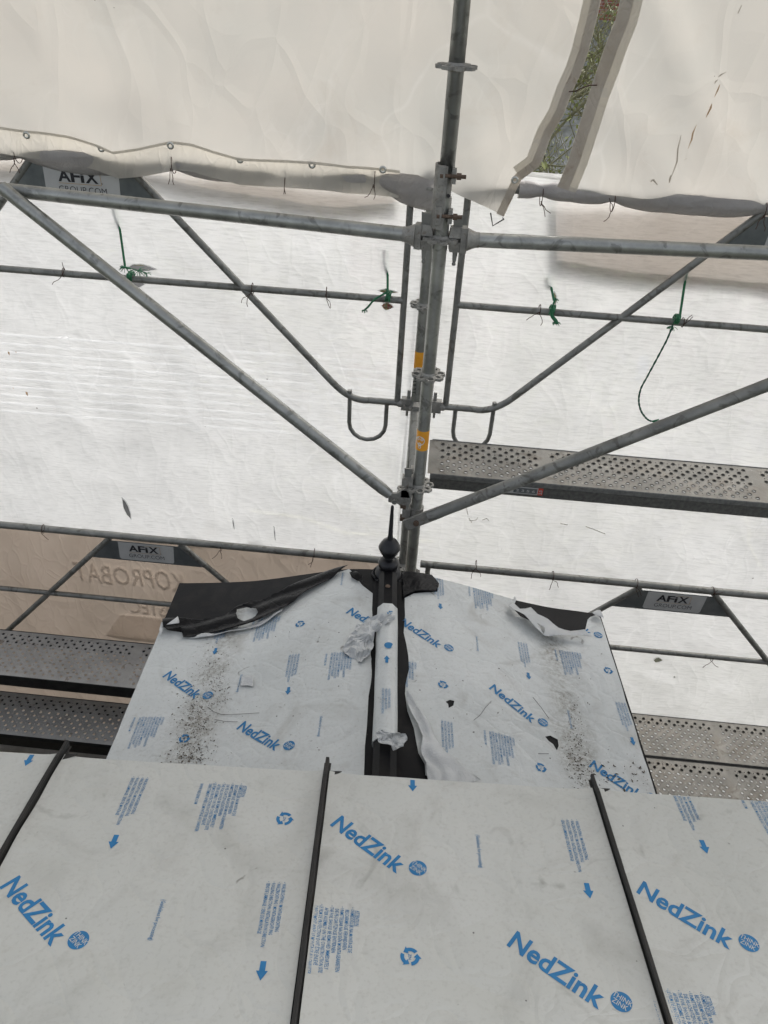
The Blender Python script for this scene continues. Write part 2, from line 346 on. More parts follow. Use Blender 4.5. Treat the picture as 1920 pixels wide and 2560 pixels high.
# main (inner) post
pm = root('scaffold_post', (0, YI, 0), 'thick galvanised scaffold post in front, with a bolted joint clamp, discs and an orange band', 'scaffold post', 'upright scaffold posts')
build('tube', tube_seg((0, YI, 0), (0, YI, CZ-.665), .0242, 24), 'galv', pm)
build('upper_tube', MB().tube([(0, YI, CZ-.57), (0, YI, CZ-.605), (0, YI, CZ-.605), (0, YI, CZ+1.2)], [.0215, .0215, .0242, .0242], 24), 'galv', pm)
build('spigot', MB().tube([(0, YI, CZ-.73), (0, YI, CZ-.56)], .0205, 20), 'cast', pm)
for k in range(-2, 8):
    if k in (0,) or True:
        m = MB(); rosette(m, (0, YI, CZ-H0-.5*k), .2); build('rosette', m, 'cast', pm)
m = MB()   # half-shell joint clamp on the left of the post
pr = []
for i in range(13):
    t = R(95+i*15); pr.append(Vector((.031*math.cos(t), .031*math.sin(t), 0)))
vs = [Vector((0, YI, CZ-zz))+p*rr for zz in (.565, .76) for rr in (1, 1.22) for p in pr]; n = len(pr); fs = []
for i in range(n-1):
    fs += [(i, i+1, 2*n+i+1, 2*n+i), (n+i+1, n+i, 3*n+i, 3*n+i+1), (i+1, i, n+i, n+i+1), (2*n+i, 2*n+i+1, 3*n+i+1, 3*n+i)]
fs += [(0, 2*n, 3*n, n), (n-1, 2*n-1, 4*n-1, 3*n-1)]
m.add(vs, fs)
for hh in (.592, .715):
    m.box((-.014, YI-.033, CZ-hh), .020, .020, .055); m.box((.024, YI-.026, CZ-hh+.012), .014, .022, .018); m.box((.024, YI-.026, CZ-hh-.016), .014, .022, .016)
cl = build('joint_clamp', m, 'cast', pm)
for hh in (.592, .715):
    m = MB(); m.tube([(-.018, YI-.036, CZ-hh), (.062, YI-.036, CZ-hh)], .006, 10); m.tube([(.032, YI-.036, CZ-hh), (.047, YI-.036, CZ-hh)], .0115, 6, smooth=False); m.tube([(-.020, YI-.036, CZ-hh), (-.010, YI-.036, CZ-hh)], .010, 6, smooth=False)
    build('bolt', m, 'rust', cl)
m = MB(); m.tube([(.012, YI-.0228, CZ-.655), (.012, YI-.0246, CZ-.655)], .006, 12); build('pin_hole', m, 'ink', pm)
bd = build('orange_band', MB().tube([(0, YI, CZ-1.618), (0, YI, CZ-1.530)], .0247, 24, caps=False), 'orange', pm)
m = MB()       # white round mark wrapped on the band
def wrap_ring(cx, cz, r0, r1, a0=0, a1=2*math.pi, n=20):
    vs = []; fs = []
    for i in range(n+1):
        t = a0+(a1-a0)*i/n
        for rr in (r0, r1):
            u = (cx+rr*math.cos(t))/.0247; vs.append(Vector((.0252*math.sin(u), YI-.0252*math.cos(u), CZ-cz+rr*math.sin(t))))
    for i in range(n): fs.append((2*i, 2*i+1, 2*i+3, 2*i+2))
    m.add(vs, fs)
wrap_ring(-.010, 1.572, .0165, .0195); wrap_ring(-.010, 1.588, .004, .008); wrap_ring(-.018, 1.565, .003, .006); wrap_ring(-.002, 1.565, .003, .006); wrap_ring(-.010, 1.600, .004, .0065)
build('printed_mark', m, 'white', bd)

# outer post
po = root('scaffold_post', (XO, YO, 0), 'rear scaffold post half hidden behind the thick front post', 'scaffold post', 'upright scaffold posts')
build('tube', tube_seg((XO, YO, 0), (XO, YO, CZ-.70), .0242, 20), 'galv', po)
for k in range(0, 8):
    m = MB(); rosette(m, (XO, YO, CZ-H0-.5*k), .5); build('rosette', m, 'cast', po)
build('orange_band', MB().tube([(XO, YO, CZ-1.60), (XO, YO, CZ-1.515)], .0247, 24, caps=False), 'orange', po)
m = MB()
for i, ch in enumerate('PLETT'):
    vs, fs = text2d(ch, .022, .02); m.add([Vector((XO-.008+p[1]*.9-.012, YO-.0262, CZ-1.64-.018*i-p[0])) for p in vs], fs)
build('lettering', m, 'ink', po)

def head(parent, c, d):
    """wedge head clamped on a rosette; c = post axis at rosette height, d = unit direction away from the post"""
    c = Vector(c); s = Vector((-d.y, d.x, 0)); m = MB()
    for sg in (1, -1):
        m.box(c+d*.050+Z*(sg*.024), .050, .034, .034, (d, s, Z*sg), .75)
    m.box(c+d*.076, .022, .040, .080, (d, s, Z)); m.lathe([(.038, .085), (.036, .092), (.030, .105), (.0255, .118), (.0255, .128)], c, d, 18)
    m.lathe([(0, .084), (.038, .085)], c, d, 18)
    h = build('wedge_head', m, 'cast', parent)
    m = MB(); m.plate([c+d*.036+Z*.075, c+d*.070+Z*.078, c+d*.066+Z*.01, c+d*.058-Z*.075, c+d*.046-Z*.075, c+d*.040+Z*.01], .007, s)
    m.lathe([(0, -.008), (.006, -.005), (.007, 0), (.005, .006), (0, .008)], c+d*.052-Z*.083, Z, 10)
    build('wedge', m, 'galvd', h)
def ledger(p, d, L, lab, q='galv'):
    o = root('scaffold_ledger', p, lab, 'scaffold tube', 'horizontal front scaffold tubes')
    p = Vector(p); build('tube', MB().tube([p+d*.12, p+d*(L-.12)], .0242, 20), q, o); head(o, p, d); return o
ledger((0, YI, CZ-H0), DL, 1.9, 'thick horizontal scaffold tube running left from the front post below the rolled tarpaulin')
ledger((0, YI, CZ-H0), DR, 2.2, 'thick blotchy horizontal scaffold tube running right from the front post')

# diagonal braces
o = root('diagonal_brace', (0, YI, CZ-H0-1), 'straight diagonal tube from the front post up to the left horizontal tube', 'scaffold brace', 'diagonal front braces')
a = Vector((-.098, YI-.02, CZ-1.855)); b = Vector((-1.56, YI+.13, CZ-.775)); dd = (b-a).normalized()
build('tube', MB().tube([a+dd*.02, a+dd*.06, b], [.020, .0242, .0242], 20), 'galv', o)
m = MB(); q = Vector((0, YI, CZ-H0-1)); m.plate([q+Vector((-.045, -.026, .005)), q+Vector((-.085, -.026, -.03)), q+Vector((-.118, -.026, -.035)), q+Vector((-.118, -.026, -.075)), q+Vector((-.08, -.026, -.08)), q+Vector((-.035, -.026, -.11)), q+Vector((-.025, -.026, -.06))], .012, Y)
m.box(q+Vector((-.045, -.012, .028)), .045, .04, .035); m.box(q+Vector((-.045, -.012, -.028)), .045, .04, .035)
hp = build('brace_head', m, 'cast', o)
build('bolt', MB().tube([a+Vector((.006, -.02, 0)), a+Vector((.006, -.036, 0))], .011, 8, smooth=False), 'galvd', hp)
m = MB(); m.plate([q+Vector((-.062, -.012, .085)), q+Vector((-.030, -.012, .085)), q+Vector((-.036, -.012, -.07)), q+Vector((-.05, -.012, -.07))], .007, Y); build('wedge', m, 'galvd', hp)
o = root('diagonal_brace', (0, YI-.05, CZ-1.95), 'straight diagonal tube clamped low on the front post, rising right over the upper deck', 'scaffold brace', 'diagonal front braces')
a = Vector((.0, YI-.052, CZ-1.945)); b = onY(1920, 962, YI+.05); b = a+(b-a)*1.35; dd = (b-a).normalized()
build('tube', MB().tube([a+dd*.06, b], .0242, 20), 'galvd', o)
m = MB(); up = dd.cross(Y)*-1; m.box(a+dd*.035, .16, .012, .052, (dd, Y, up)); m.tube([(0, YI, CZ-1.965), (0, YI, CZ-1.905)], .031, 18); m.box((-.04, YI-.01, CZ-1.935), .035, .04, .06)
hp = build('swivel_clamp', m, 'cast', o)
build('bolt', MB().tube([a+Vector((0.005, -.006, 0)), a+Vector((.005, -.018, 0))], .012, 8, smooth=False), 'rust', hp)
m = MB(); m.tube([(-.05, YI-.02, CZ-1.88), (-.05, YI-.02, CZ-1.97)], .007, 8); m.box((-.055, YI-.02, CZ-1.89), .024, .024, .018); m.box((-.055, YI-.02, CZ-1.955), .02, .022, .02); build('clamp_bolt', m, 'rust', hp)

# guard-rail frames between the outer posts
def frame(s, H, lab, xp, sticker=True):
    o = root('guardrail_frame', (xp, YO, CZ-H-1), lab, 'guardrail frame', 'guardrail frames of the outer row')
    P = lambda x, h, dy=0: Vector((xp+s*x, YO+dy, CZ-H-h)); M_ = 1.47
    build('top_rail', MB().tube([P(.05, 0), P(2*M_-.05, 0)], .0205, 18), 'galvd', o)
    build('middle_rail', MB().tube([P(.10, .50), P(2*M_-.10, .50)], .0155, 16), 'galvd', o)
    for x in (.095, 2*M_-.095): build('side_tube', MB().tube([P(x, .015), P(x, 1.0)], .0145, 14), 'galvd', o)
    for e in (1, -1):
        q = lambda x, h: P(M_-e*(M_-x), h, .002)
        pts = [q(M_-.20, .02), q(.41, .93)]
        for i in range(1, 9):      # bend to horizontal
            t = i/8; pts.append(q(.41-.18*t, .93+.19*t*(1-t)+.08*t*t))
        pts.append(q(.07, 1.01)); build('bent_brace', MB().tube(pts, .0160, 14), 'galvd', o)
        hk = [q(.325, .965), q(.325, 1.14)]+[q(.235+.09*math.cos(t), 1.14+.09*math.sin(t)) for t in [math.pi*k/8 for k in range(1, 8)]]+[q(.145, 1.14), q(.145, 1.02)]
        build('hook', MB().tube(hk, .0105, 12), 'galvd', o)
        m = MB(); c = q(0.0, 1.01); d_ = (q(1, 1.01)-q(0, 1.01)).normalized()
        m.box(c+d_*.05, .05, .036, .06); m.box(c+d_*.042+Z*.045, .016, .008, .05); m.lathe([(.021, .07), (.021, .085), (.017, .095)], c, d_, 14); m.tube([c+d_*.045-Z*.03, c+d_*.045-Z*.065], .006, 8)
        build('wedge_clamp', m, 'cast', o)
    gp = build('gusset_plate', MB().plate([P(M_-.215, .035, -.006), P(M_+.215, .035, -.006), P(M_+.325, .172, -.006), P(M_-.325, .172, -.006)], .003, Y), 'gusset', o)
    xc = xp+s*M_; m = MB(); tp = []
    st = [(-.155, .038), (.165, .038), (.158, .152), (.150, .163), (-.150, .163), (-.160, .152)]
    m.plate([Vector((xc+x, YO-.0085, CZ-H-h)) for x, h in st], .001, Y); sk = build('sticker', m, 'sticker', gp)
    m = MB()
    def put(txt, x, h, w, size, bold, mi, sh=0, dy=0):
        vs, fs = text2d(txt, size, bold, w, 3, sh); m.cm = mi; m.add([Vector((xc+x+p[0], YO-.0098-dy, CZ-H-h+p[1])) for p in vs], fs)
    put('A', -.098, .098, .055, .062, .03, 0); put('F', -.043, .098, .040, .062, .03, 0); put('i', -.002, .098, .016, .058, .03, 0); put('X', .018, .098, .055, .062, .03, 0)
    put('GROUP.COM', -.102, .142, .205, .038, -.008, 0)
    m.cm = 1
    for (x0, x1, h0, h1) in ((-.098, .085, .1045, .1065), (.083, .085, .052, .1065), (.0, .085, .050, .052)):
        m.add([Vector((xc+x, YO-.0102, CZ-H-h)) for x, h in ((x0, h1), (x1, h1), (x1, h0), (x0, h0))], [(0, 1, 2, 3)])
    m.cm = 0; m.lathe([(.002, 0), (.0032, 0)], (xc+.088, YO-.0098, CZ-H-.098), -Y, 8)
    build('printed_lettering', m, ['ink', 'inkgold'], sk)
    return o
frame(-1, H0-.012, 'galvanised guardrail frame above left, its nameplate half covered by the rolled tarpaulin', XO+.005)
frame(1, H0-.012, 'galvanised guardrail frame above right, with two U-shaped hooks over the upper deck', 0.0)
frame(-1, H0+1.99, 'guardrail frame below left, before the brown banner, with a fully readable nameplate', XO+.005)
frame(1, H0+1.99, 'guardrail frame below right of the finial, before white netting, with a readable nameplate', 0.0)

# perforated decks
def deck(lab, x0, x1, yn, yf, h, side=.075, dm='deck', sm='deckside', slope=0.0, ends=()):
    o = root('scaffold_deck', ((x0+x1)/2, (yn+yf)/2, CZ-h), lab, 'scaffold deck', 'perforated steel decks')
    zf = lambda x: CZ-h+slope*(x-x0)
    cell = .0268; mg = .018; W = yf-yn; ny = int((W-2*mg)/cell); cy = (W-2*mg)/ny; nx = int((x1-x0-.10)/cell); m = MB()
    xs = [x0+.05+i*cell for i in range(nx+1)]; ys = [yn+mg+j*cy for j in range(ny+1)]
    K = 8; Q = [(-1, -1), (0, -1), (1, -1), (1, 0), (1, 1), (0, 1), (-1, 1), (-1, 0)]
    blank = lambda i: (i % 36) in (17, 18)
    for i in range(nx):
        for j in range(ny):
            cx = (xs[i]+xs[i+1])/2; cyy = (ys[j]+ys[j+1])/2; zz = zf(cx); r = .0088 if (i+j) % 2 == 0 else (.0034 if j % 2 == 0 else 0)
            if blank(i) or r == 0: m.add([(xs[i], ys[j], zz), (xs[i+1], ys[j], zz), (xs[i+1], ys[j+1], zz), (xs[i], ys[j+1], zz)], [(0, 1, 2, 3)]); continue
            vs = [Vector((cx+a*cell/2, cyy+b_*cy/2, zz)) for a, b_ in Q]
            lip = .003 if r > .005 else 0
            for a, b_ in Q:
                n_ = math.hypot(a, b_); vs.append(Vector((cx+a/n_*r*1.25, cyy+b_/n_*r*1.25, zz)))
            for a, b_ in Q:
                n_ = math.hypot(a, b_); vs.append(Vector((cx+a/n_*r, cyy+b_/n_*r, zz+lip)))
            for a, b_ in Q:
                n_ = math.hypot(a, b_); vs.append(Vector((cx+a/n_*r, cyy+b_/n_*r, zz-.003)))
            fs = []
            for l in range(3): fs += [(l*8+k, l*8+(k+1) % 8, l*8+8+(k+1) % 8, l*8+8+k) for k in range(8)]
            m.add(vs, fs)
    for (a, b_, c, d_) in ((x0, xs[0], yn, yf), (xs[-1], x1, yn, yf), (xs[0], xs[-1], yn, ys[0]), (xs[0], xs[-1], ys[-1], yf)):
        m.add([(a, c, zf(a)), (b_, c, zf(b_)), (b_, d_, zf(b_)), (a, d_, zf(a))], [(0, 1, 2, 3)])
    build('tread', m, dm, o)
    for yy, sg in ((yn, -1), (yf, 1)):
        m = MB(); ov = .012*sg
        sec = [(0, 0), (.003*sg, .004), (.006*sg, 0), (.010*sg, -.018), (.004*sg, -.024), (.004*sg, -side), (-.03*sg, -side), (-.03*sg, -side+.004)]
        vs = [(x, yy+a, zf(x)+b_) for x in (x0+.012, x1-.012) for a, b_ in sec]; n_ = len(sec)
        m.add(vs, [(i, i+1, n_+i+1, n_+i) for i in range(n_-1)]); build('side_channel', m, sm, o)
    return o
d1 = deck('single perforated steel deck at the upper right, with a small rating sticker on its side', .035, 2.35, 2.888, 3.178, 1.905)
m = MB(); st = [onY(*z4(1195, 1205), 2.879), onY(*z4(1525, 1225), 2.879), onY(*z4(1520, 1292), 2.879), onY(*z4(1190, 1262), 2.879)]
sx0, sx1, sz0, sz1 = st[0].x, st[1].x, st[0].z, st[3].z; ysd = 2.879
m.cm = 0; m.add([(sx0, ysd, sz1), (sx1-.022, ysd, sz1), (sx1-.022, ysd, sz0), (sx0, ysd, sz0)], [(0, 1, 2, 3)])
m.cm = 1; m.add([(sx1-.022, ysd, sz1), (sx1, ysd, sz1), (sx1, ysd, sz0), (sx1-.022, ysd, sz0)], [(0, 1, 2, 3)])
m.cm = 2; m.add([(sx0+.045, ysd-.001, sz1+.005), (sx1-.026, ysd-.001, sz1+.005), (sx1-.026, ysd-.001, sz0-.005), (sx0+.045, ysd-.001, sz0-.005)], [(0, 1, 2, 3)])
m.lathe([(0, 0), (.014, 0)], (sx0+.022, ysd-.001, (sz0+sz1)/2), -Y, 16)
m.cm = 0
vs, fs = text2d('2 3 5 6', .02, .02, sx1-sx0-.09); m.add([Vector((sx0+.055+p[0], ysd-.002, sz1+.012+p[1]*.9)) for p in vs], fs)
vs, fs = text2d('2.0', .02, .03); m.add([Vector((sx1-.004-p[1], ysd-.002, sz1+.006+p[0]*.9)) for p in vs], fs)
build('rating_sticker', m, ['sticker', 'red', 'gusset'], d1)
deck('outer perforated steel deck at the lower right, beside the netting', .5, 3.1, 3.045, 3.352, 3.9, .06)
deck('inner perforated steel deck at the lower right, nearest the grey roof film', .5, 3.1, 2.72, 3.022, 3.9, .06)
deck('perforated steel deck at the lower left under the brown banner, with its side coloured dark for shade', -3.1, -.4, 2.862, 3.205, 3.54, .085, 'deckd', 'deckshade')
deck('lowest perforated steel deck at the left, above the silvery rolled sheeting', -3.1, -.4, 2.70, 3.0, 3.87, .10, 'deckd', 'deckshade')
# cross tubes carrying the decks
for (x, h, lab) in ((-.02, 1.80, 'short cross tube behind the front post at the end of the upper deck'),):
    o = root('cross_tube', (x, (YI+YO)/2, CZ-h), lab, 'scaffold tube')
    build('tube', MB().tube([(x, YI+.06, CZ-h), (x-.02, YO-.06, CZ-h)], .0242, 16), 'galvd', o)
    m = MB(); m.box((x, YI+.065, CZ-h), .036, .05, .08); m.box((x, YI+.06, CZ-h+.02), .008, .02, .14); build('wedge_head', m, 'cast', o)
    m = MB(); m.box((x-.02, YO-.065, CZ-h), .036, .05, .08); build('wedge_head', m, 'cast', o)

# ================================================================== sheeting
def ns(x, y, z_, f): return noise.noise(Vector((x*f, y*f, z_)))
def crease(x, y, f, sd): return 1-min(1, abs(noise.noise(Vector((x*f, y*f, sd))))*3.2)
def sheet(outer, Y0, fn, holes=(), grid=.045):
    vo, fo = cdt(outer, list(holes), grid); m = MB()
    m.add([Vector((p[0], Y0+fn(p[0], p[1]), CZ-p[1])) for p in vo], [tuple(reversed(f)) for f in fo], True); return m
def px(Yp, pts): return [(onY(x, y, Yp).x, CZ-onY(x, y, Yp).z) for x, y in pts]
# upper tarpaulins
YA = 3.262
def ftarp(x, h):
    w_ = .035*ns(x, h, 3.1, .8)+.022*crease(x*.6+h*.5, h*.35-x*.3, 1.6, 9)+.006*ns(x, h, 1, 5)
    w_ += .016*math.exp(-((h-.70)/.16)**2)*math.sin(x*11+2*ns(x, h, 4, 2))+.014*max(0, 1-abs((h-.35)+.42*(x-.9))/.07)*math.exp(-((x-.4)/.7)**2)+.010*max(0, 1-abs((x+1.02)+.09*(h))/.02)-.010*max(0, 1-abs((x-.02)-.05*(h))/.02)
    return w_-.012
gapL = [(1502.7, 0), (1490, 55), (1471, 130), (1452, 185), (1431, 228), (1408, 290), (1380, 337), (1362, 385), (1346, 418), (1325, 435), (1304, 451)]
flapc = [(1282, 500), (1260, 546), (1234, 530), (1195, 510), (1150, 488), (1105, 466), (1075, 450), (1045, 436)]
edge = [(1000, 431), (957, 427), (925, 424), (868, 420), (830, 414), (780, 408), (716, 404), (655, 402), (600, 399), (535, 382), (480, 366), (426, 360), (350, 374), (289, 382), (246, 366), (170, 347), (100, 336), (66, 332), (0, 320), (-60, 312)]
A_poly = [(-3.9, .70), (-3.9, -2.4), (2.6, -2.4), (1.98, -1.0)]+px(YA, [(1540, -150)])+px(YA, gapL+flapc+edge)
u1 = sheet(A_poly, YA, ftarp, grid=.05)
o = root('tarpaulin', (-1.0, YA, CZ-.7), 'large cream tarpaulin at the upper left, with eyelets along its lower edge', 'tarpaulin', 'sheeting tied to the scaffold')
TL = build('sheet', u1, 'tarp', o)
def strip(pts_out, w, Yp, fn, off, inward):       # hem band of width w beside an edge line (pixel points)
    a = px(Yp, pts_out); vs = []; n_ = len(a); m = MB()
    for i in range(n_):
        t = Vector(a[min(i+1, n_-1)])-Vector(a[max(i-1, 0)]); t.normalize(); q = Vector((-t[1], t[0]))*inward
        for k in range(4):
            p = Vector(a[i])+q*(w*k/3); vs.append(Vector((p[0], Yp+fn(p[0], p[1])-off+.0025*noise.noise(Vector((p[0]*40, p[1]*40, k))), CZ-p[1])))
    m.add(vs, [(4*i+k, 4*i+k+1, 4*i+5+k, 4*i+4+k) for i in range(n_-1) for k in range(3)], True); return m
def dens(pts, st=14):
    out = []
    for a, b in zip(pts, pts[1:]):
        n_ = max(1, int(math.hypot(b[0]-a[0], b[1]-a[1])/st)); out += [(a[0]+(b[0]-a[0])*k/n_, a[1]+(b[1]-a[1])*k/n_) for k in range(n_)]
    return out+[pts[-1]]
hemL = build('hem', strip(dens([(1540, -150)]+gapL+[(1282, 500), (1260, 546)]), .034, YA, ftarp, .003, 1), 'hem', o)
build('hem_band', strip(dens([(1540, -150)]+gapL), .060, YA, ftarp, .0015, 1), 'tarpband', o)
build('lower_hem', strip(dens(edge), .10, YA, ftarp, -.026, -1), 'tarpband', o)
build('edge_fold', strip(dens(edge), .010, YA, ftarp, .003, 1), 'tarpband', o)
def eyelet(parent, x, y, Yp, rad=.014):
    c = onY(x, y, Yp-.008); m = MB(); m.lathe([(.006, .002), (.009, .004), (.013, .003), (.015, 0)], c, -Y, 16); e = build('eyelet', m, 'eye', parent)
for ex, ey in [(66, 341), (253, 374), (426, 367), (600, 402), (780, 415), (957, 427)]: eyelet(o, ex, ey-3, YA)
eyelet(o, 1287, 450, YA)
m = MB(); tri = [onY(*z3(*q), YA-.01) for q in ((15, 1262), (28, 1338), (95, 1298), (86, 1290))]; m.tube(tri, .0028, 8); build('wire_triangle', m, 'dark', o)
# right upper tarpaulin
gapR = [(1551, 0), (1540, 45), (1515, 110), (1494, 175), (1473, 236), (1455, 290), (1439, 337), (1420, 400), (1393, 466)]
YB = 3.285
def ftarp2(x, h): return .03*ns(x+5, h, 2.2, .9)+.026*crease(x*.9-h*.5, h*.4, 1.9, 4)+.008*math.exp(-((h-.70)/.12)**2)*math.sin(x*14)-.012
B_poly = px(YB, [(1590, -150)]+gapR+[(1500, 484), (1600, 494), (1700, 502), (1800, 508), (1920, 518)])+[(3.9, .80), (3.9, -2.4), (2.05, -2.4)]
o2 = root('tarpaulin', (2.0, YB, CZ-.7), 'cream tarpaulin at the upper right of the open slit, marked with brown streaks', 'tarpaulin', 'sheeting tied to the scaffold')
build('sheet', sheet(B_poly, YB, ftarp2, grid=.05), 'tarp', o2)
build('hem', strip(dens([(1590, -150)]+gapR), .046, YB, ftarp2, .003, -1), 'hem', o2)
build('hem_band', strip(dens([(1590, -150)]+gapR), .078, YB, ftarp2, .0015, -1), 'tarpband', o2)
def smear(pts, wd, seed):
    m = MB(); rr = random.Random(seed); P_ = [onY(x, y, YB) for x, y in pts]; vs = []; n_ = len(P_)
    for i, p in enumerate(P_):
        h = CZ-p.z; yy = YB+ftarp2(p.x, h)-.006; w_ = wd*(math.sin(math.pi*(i+.3)/(n_-.4)))*rr.uniform(.5, 1.3)+.0006; w_ *= .5; vs += [Vector((p.x-w_, yy, p.z)), Vector((p.x+w_, yy, p.z+w_*.3))]
    m.add(vs, [(2*i, 2*i+1, 2*i+3, 2*i+2) for i in range(n_-1)]); return m
G['streak'] = mat('brown_streak', (.42, .25, .12), (.55, .42, .30), .7, 0, 30, transl=.4)
G['smudge'] = mat('dirt_smudge', (.42, .37, .30), (.52, .48, .41), .8, 0, 40, transl=.4)
for i, (ps, wd, mm) in enumerate([([(1328, 618), (1322, 645), (1310, 672), (1298, 700)], .007, 'streak'), ([(1238, 742), (1215, 790), (1207, 830), (1185, 882)], .0045, 'streak'), ([(1372, 500), (1358, 540), (1343, 578)], .004, 'streak'),
        ([(1408, 425), (1380, 440), (1362, 455)], .009, 'smudge'), ([(1360, 470), (1350, 480), (1342, 494)], .008, 'smudge'), ([(1145, 800), (1125, 880), (1120, 960), (1088, 1050)], .004, 'smudge'), ([(1085, 1040), (1080, 1062), (1075, 1085)], .007, 'smudge'),
        ([(960, 1075), (975, 1060), (1000, 1092)], .012, 'smudge'), ([(1500, 30), (1478, 80)], .004, 'smudge'), ([(1160, 950), (1180, 938)], .006, 'smudge')]):
    build('stain', smear([z3(*q) for q in ps], wd, i), mm, o2)
m = MB()
q1, q2, q3 = onY(*z3(480, 543), 3.25), onY(*z3(560, 520), 3.24), onY(*z3(645, 505), 3.26); m.tube([q1, onY(*z3(520, 540), 3.24), q2, onY(*z3(600, 505), 3.245), q3], .0022, 6)
tag(build('tie_wire', m, 'wire', None, q2, sm=True), 'thin rusty wire lacing the two upper tarpaulins together across the slit', 'wire tie', 'wire ties on the sheeting')

# rolled sheeting on the top rails
def rolled(x0, x1, prof, H, seed, ties, n=40, step=.012, endflare=0):
    m = MB(); N_ = int(abs(x1-x0)/step); vs = []; fs = []
    for i in range(N_+1):
        x = x0+(x1-x0)*i/N_; t = i/N_; r, sag = prof(x)
        pin = min([abs(x-tx) for tx in ties]+[9]); r *= 1-.28*math.exp(-(pin/.03)**2); sag *= 1-.9*math.exp(-(pin/.09)**2)
        for k in range(n):
            a = 2*math.pi*k/n; dn = max(0, -math.sin(a)); rr = r*(1+.10*(1-min(1, abs(ns(x*5+a*.35, a*.9, seed, 1.3))*5))+.10*ns(x*2, a, seed, 1.7)+.06*ns(x*9, math.cos(a)*3, seed, 1))
            vs.append(Vector((x, YO+rr*math.cos(a)*.95, CZ-H+rr*math.sin(a)-sag*dn*(1+.5*ns(x*4, 0, seed, 1)))))
    for i in range(N_):
        for k in range(n): fs.append((i*n+k, i*n+(k+1) % n, (i+1)*n+(k+1) % n, (i+1)*n+k))
    m.add(vs, fs, True); return m, vs[-n:]
tL = [onY(44, 375, YO).x, onY(433, 405, YO).x, onY(717, 430, YO).x, onY(936, 445, YO).x]
def profL(x):
    t = max(0, (x-(-.35))/.30); return .029+.030*min(1, t)**1.5, .024+.035*ns(x*3, 0, 2, 1)+.028*min(1, t)
m, endv = rolled(-2.3, -.02, profL, H0-.012, 3, tL)
c = sum(endv, Vector())/len(endv)
sp = []       # loose spiral inside the open end
for i in range(60):
    t = i/59*4.2*math.pi; r = .055*(1-.75*i/59)
    for dx in (0, -.06): sp.append(Vector((c.x-.003+dx, c.y+r*math.cos(t), c.z+r*1.05*math.sin(t))))
m.add(sp, [(2*i, 2*i+1, 2*i+3, 2*i+2) for i in range(59)], True)
o = root('rolled_sheet', (-1.1, YO, CZ-.8), 'grey-beige rolled sheeting sagging over the upper left nameplate, with an open rolled end', 'rolled sheeting')
build('roll', m, 'rolled', o)
tR = [onY(1352, 490, YO).x, onY(1530, 500, YO).x, onY(1905, 522, YO).x]
m, _e = rolled(onY(1297, 475, YO).x, 2.6, lambda x: (.031+.004*ns(x*3, 1, 1, 1), .004+.016*max(0, min(1, (x-.5)/.3))), H0-.012, 8, tR)
o = root('rolled_sheet', (1.2, YO, CZ-.8), 'pale sheeting wrapped tightly round the top rail at the right, below the slit', 'rolled sheeting')
build('roll', m, 'rolled', o)
# inner flaps hanging behind the netting
fl = [(-3.9, .80)]+px(3.47, [(1010, 440), (1015, 500), (980, 507), (915, 512), (853, 520), (769, 512), (700, 497), (560, 478), (464, 461), (400, 440), (200, 440)])+[(-3.9, .9)]
o = root('sheeting_flap', (-.8, 3.47, CZ-.9), 'shadowy beige flap hanging behind the netting just below the left rolled sheeting', 'sheeting flap')
build('flap', sheet(rough_line(fl, .08, .008), 3.47, lambda x, h: .01*ns(x, h, 0, 3), grid=.07), 'flap', o)
fr = px(3.47, [(1395, 470), (1389, 560), (1392, 650), (1500, 668), (1600, 682), (1700, 690), (1920, 708)])+[(3.9, 1.16), (3.9, .7)]
o = root('sheeting_flap', (1.5, 3.47, CZ-.9), 'brownish flap hanging behind the netting below the right top rail', 'sheeting flap')
build('flap', sheet(rough_line(fr, .08, .006), 3.47, lambda x, h: .01*ns(x, h, 0, 3), grid=.07), 'flap', o)
# debris netting
YN = 3.40
def fnet(x, h):
    w_ = .020*ns(x, h, 7.7, 1.1)+.010*crease(x, h*.5, 1.7, 2)+.007*crease(x*.5+h, h*.6-x, 2.3, 6)+.003*ns(x, h, 3, 9)
    if h > 2.0: w_ += .012*ns(x*3.5+h*.8, h*.5, 5, 1)
    return w_
def hole(cx, cy, Yp, shape, sx=1., sy=1.):
    c = px(Yp, [(cx, cy)])[0]; return [(c[0]+a*sx, c[1]+b*sy) for a, b in shape]
leaf = [(-.05, 0), (-.03, -.014), (0, -.02), (.03, -.012), (.055, 0), (.025, .012), (-.01, .018), (-.035, .01)]
slit = [(-.012, -.10), (.004, -.07), (.014, -.03), (.02, .03), (.016, .085), (-.002, .05), (-.014, -.01)]
hL = [hole(*z1(830, 1005), YN, leaf, 1.3, 1.), hole(*z1(790, 1095), YN, leaf, .9, 1.4), hole(*z2(875, 1135), YN, leaf, .9, .6), hole(*z2(872, 1222), YN, leaf, .55, 1.1),
      hole(318, 1270, YN, slit, 1.15, .8), hole(583, 1310, YN, slit, .3, .4), hole(686, 1335, YN, slit, .25, .5)]
hR = [hole(*z5(230, 130), YN, slit, .6, .35), hole(*zb(785, 885), YN, leaf, .55, 1.2), hole(*zb(920, 1028), YN, leaf, .1, .3)]
NL = [(-3.9, .74), (-.085, .74), (-.075, 1.5), (-.10, 2.2), (-.09, 2.875), (-3.9, 2.875)]
NR = [(-.070, .74), (3.9, .74), (3.9, 8.6), (-.06, 8.6), (-.075, 4), (-.085, 2.2)]
oN = root('debris_netting', (-1.9, YN, CZ-2.8), 'bright white netting left of the posts, torn in a few slits, above the brown banner', 'debris netting', 'sheeting tied to the scaffold')
build('sheet', sheet(NL, YN, fnet, hL, .05), 'net', oN)
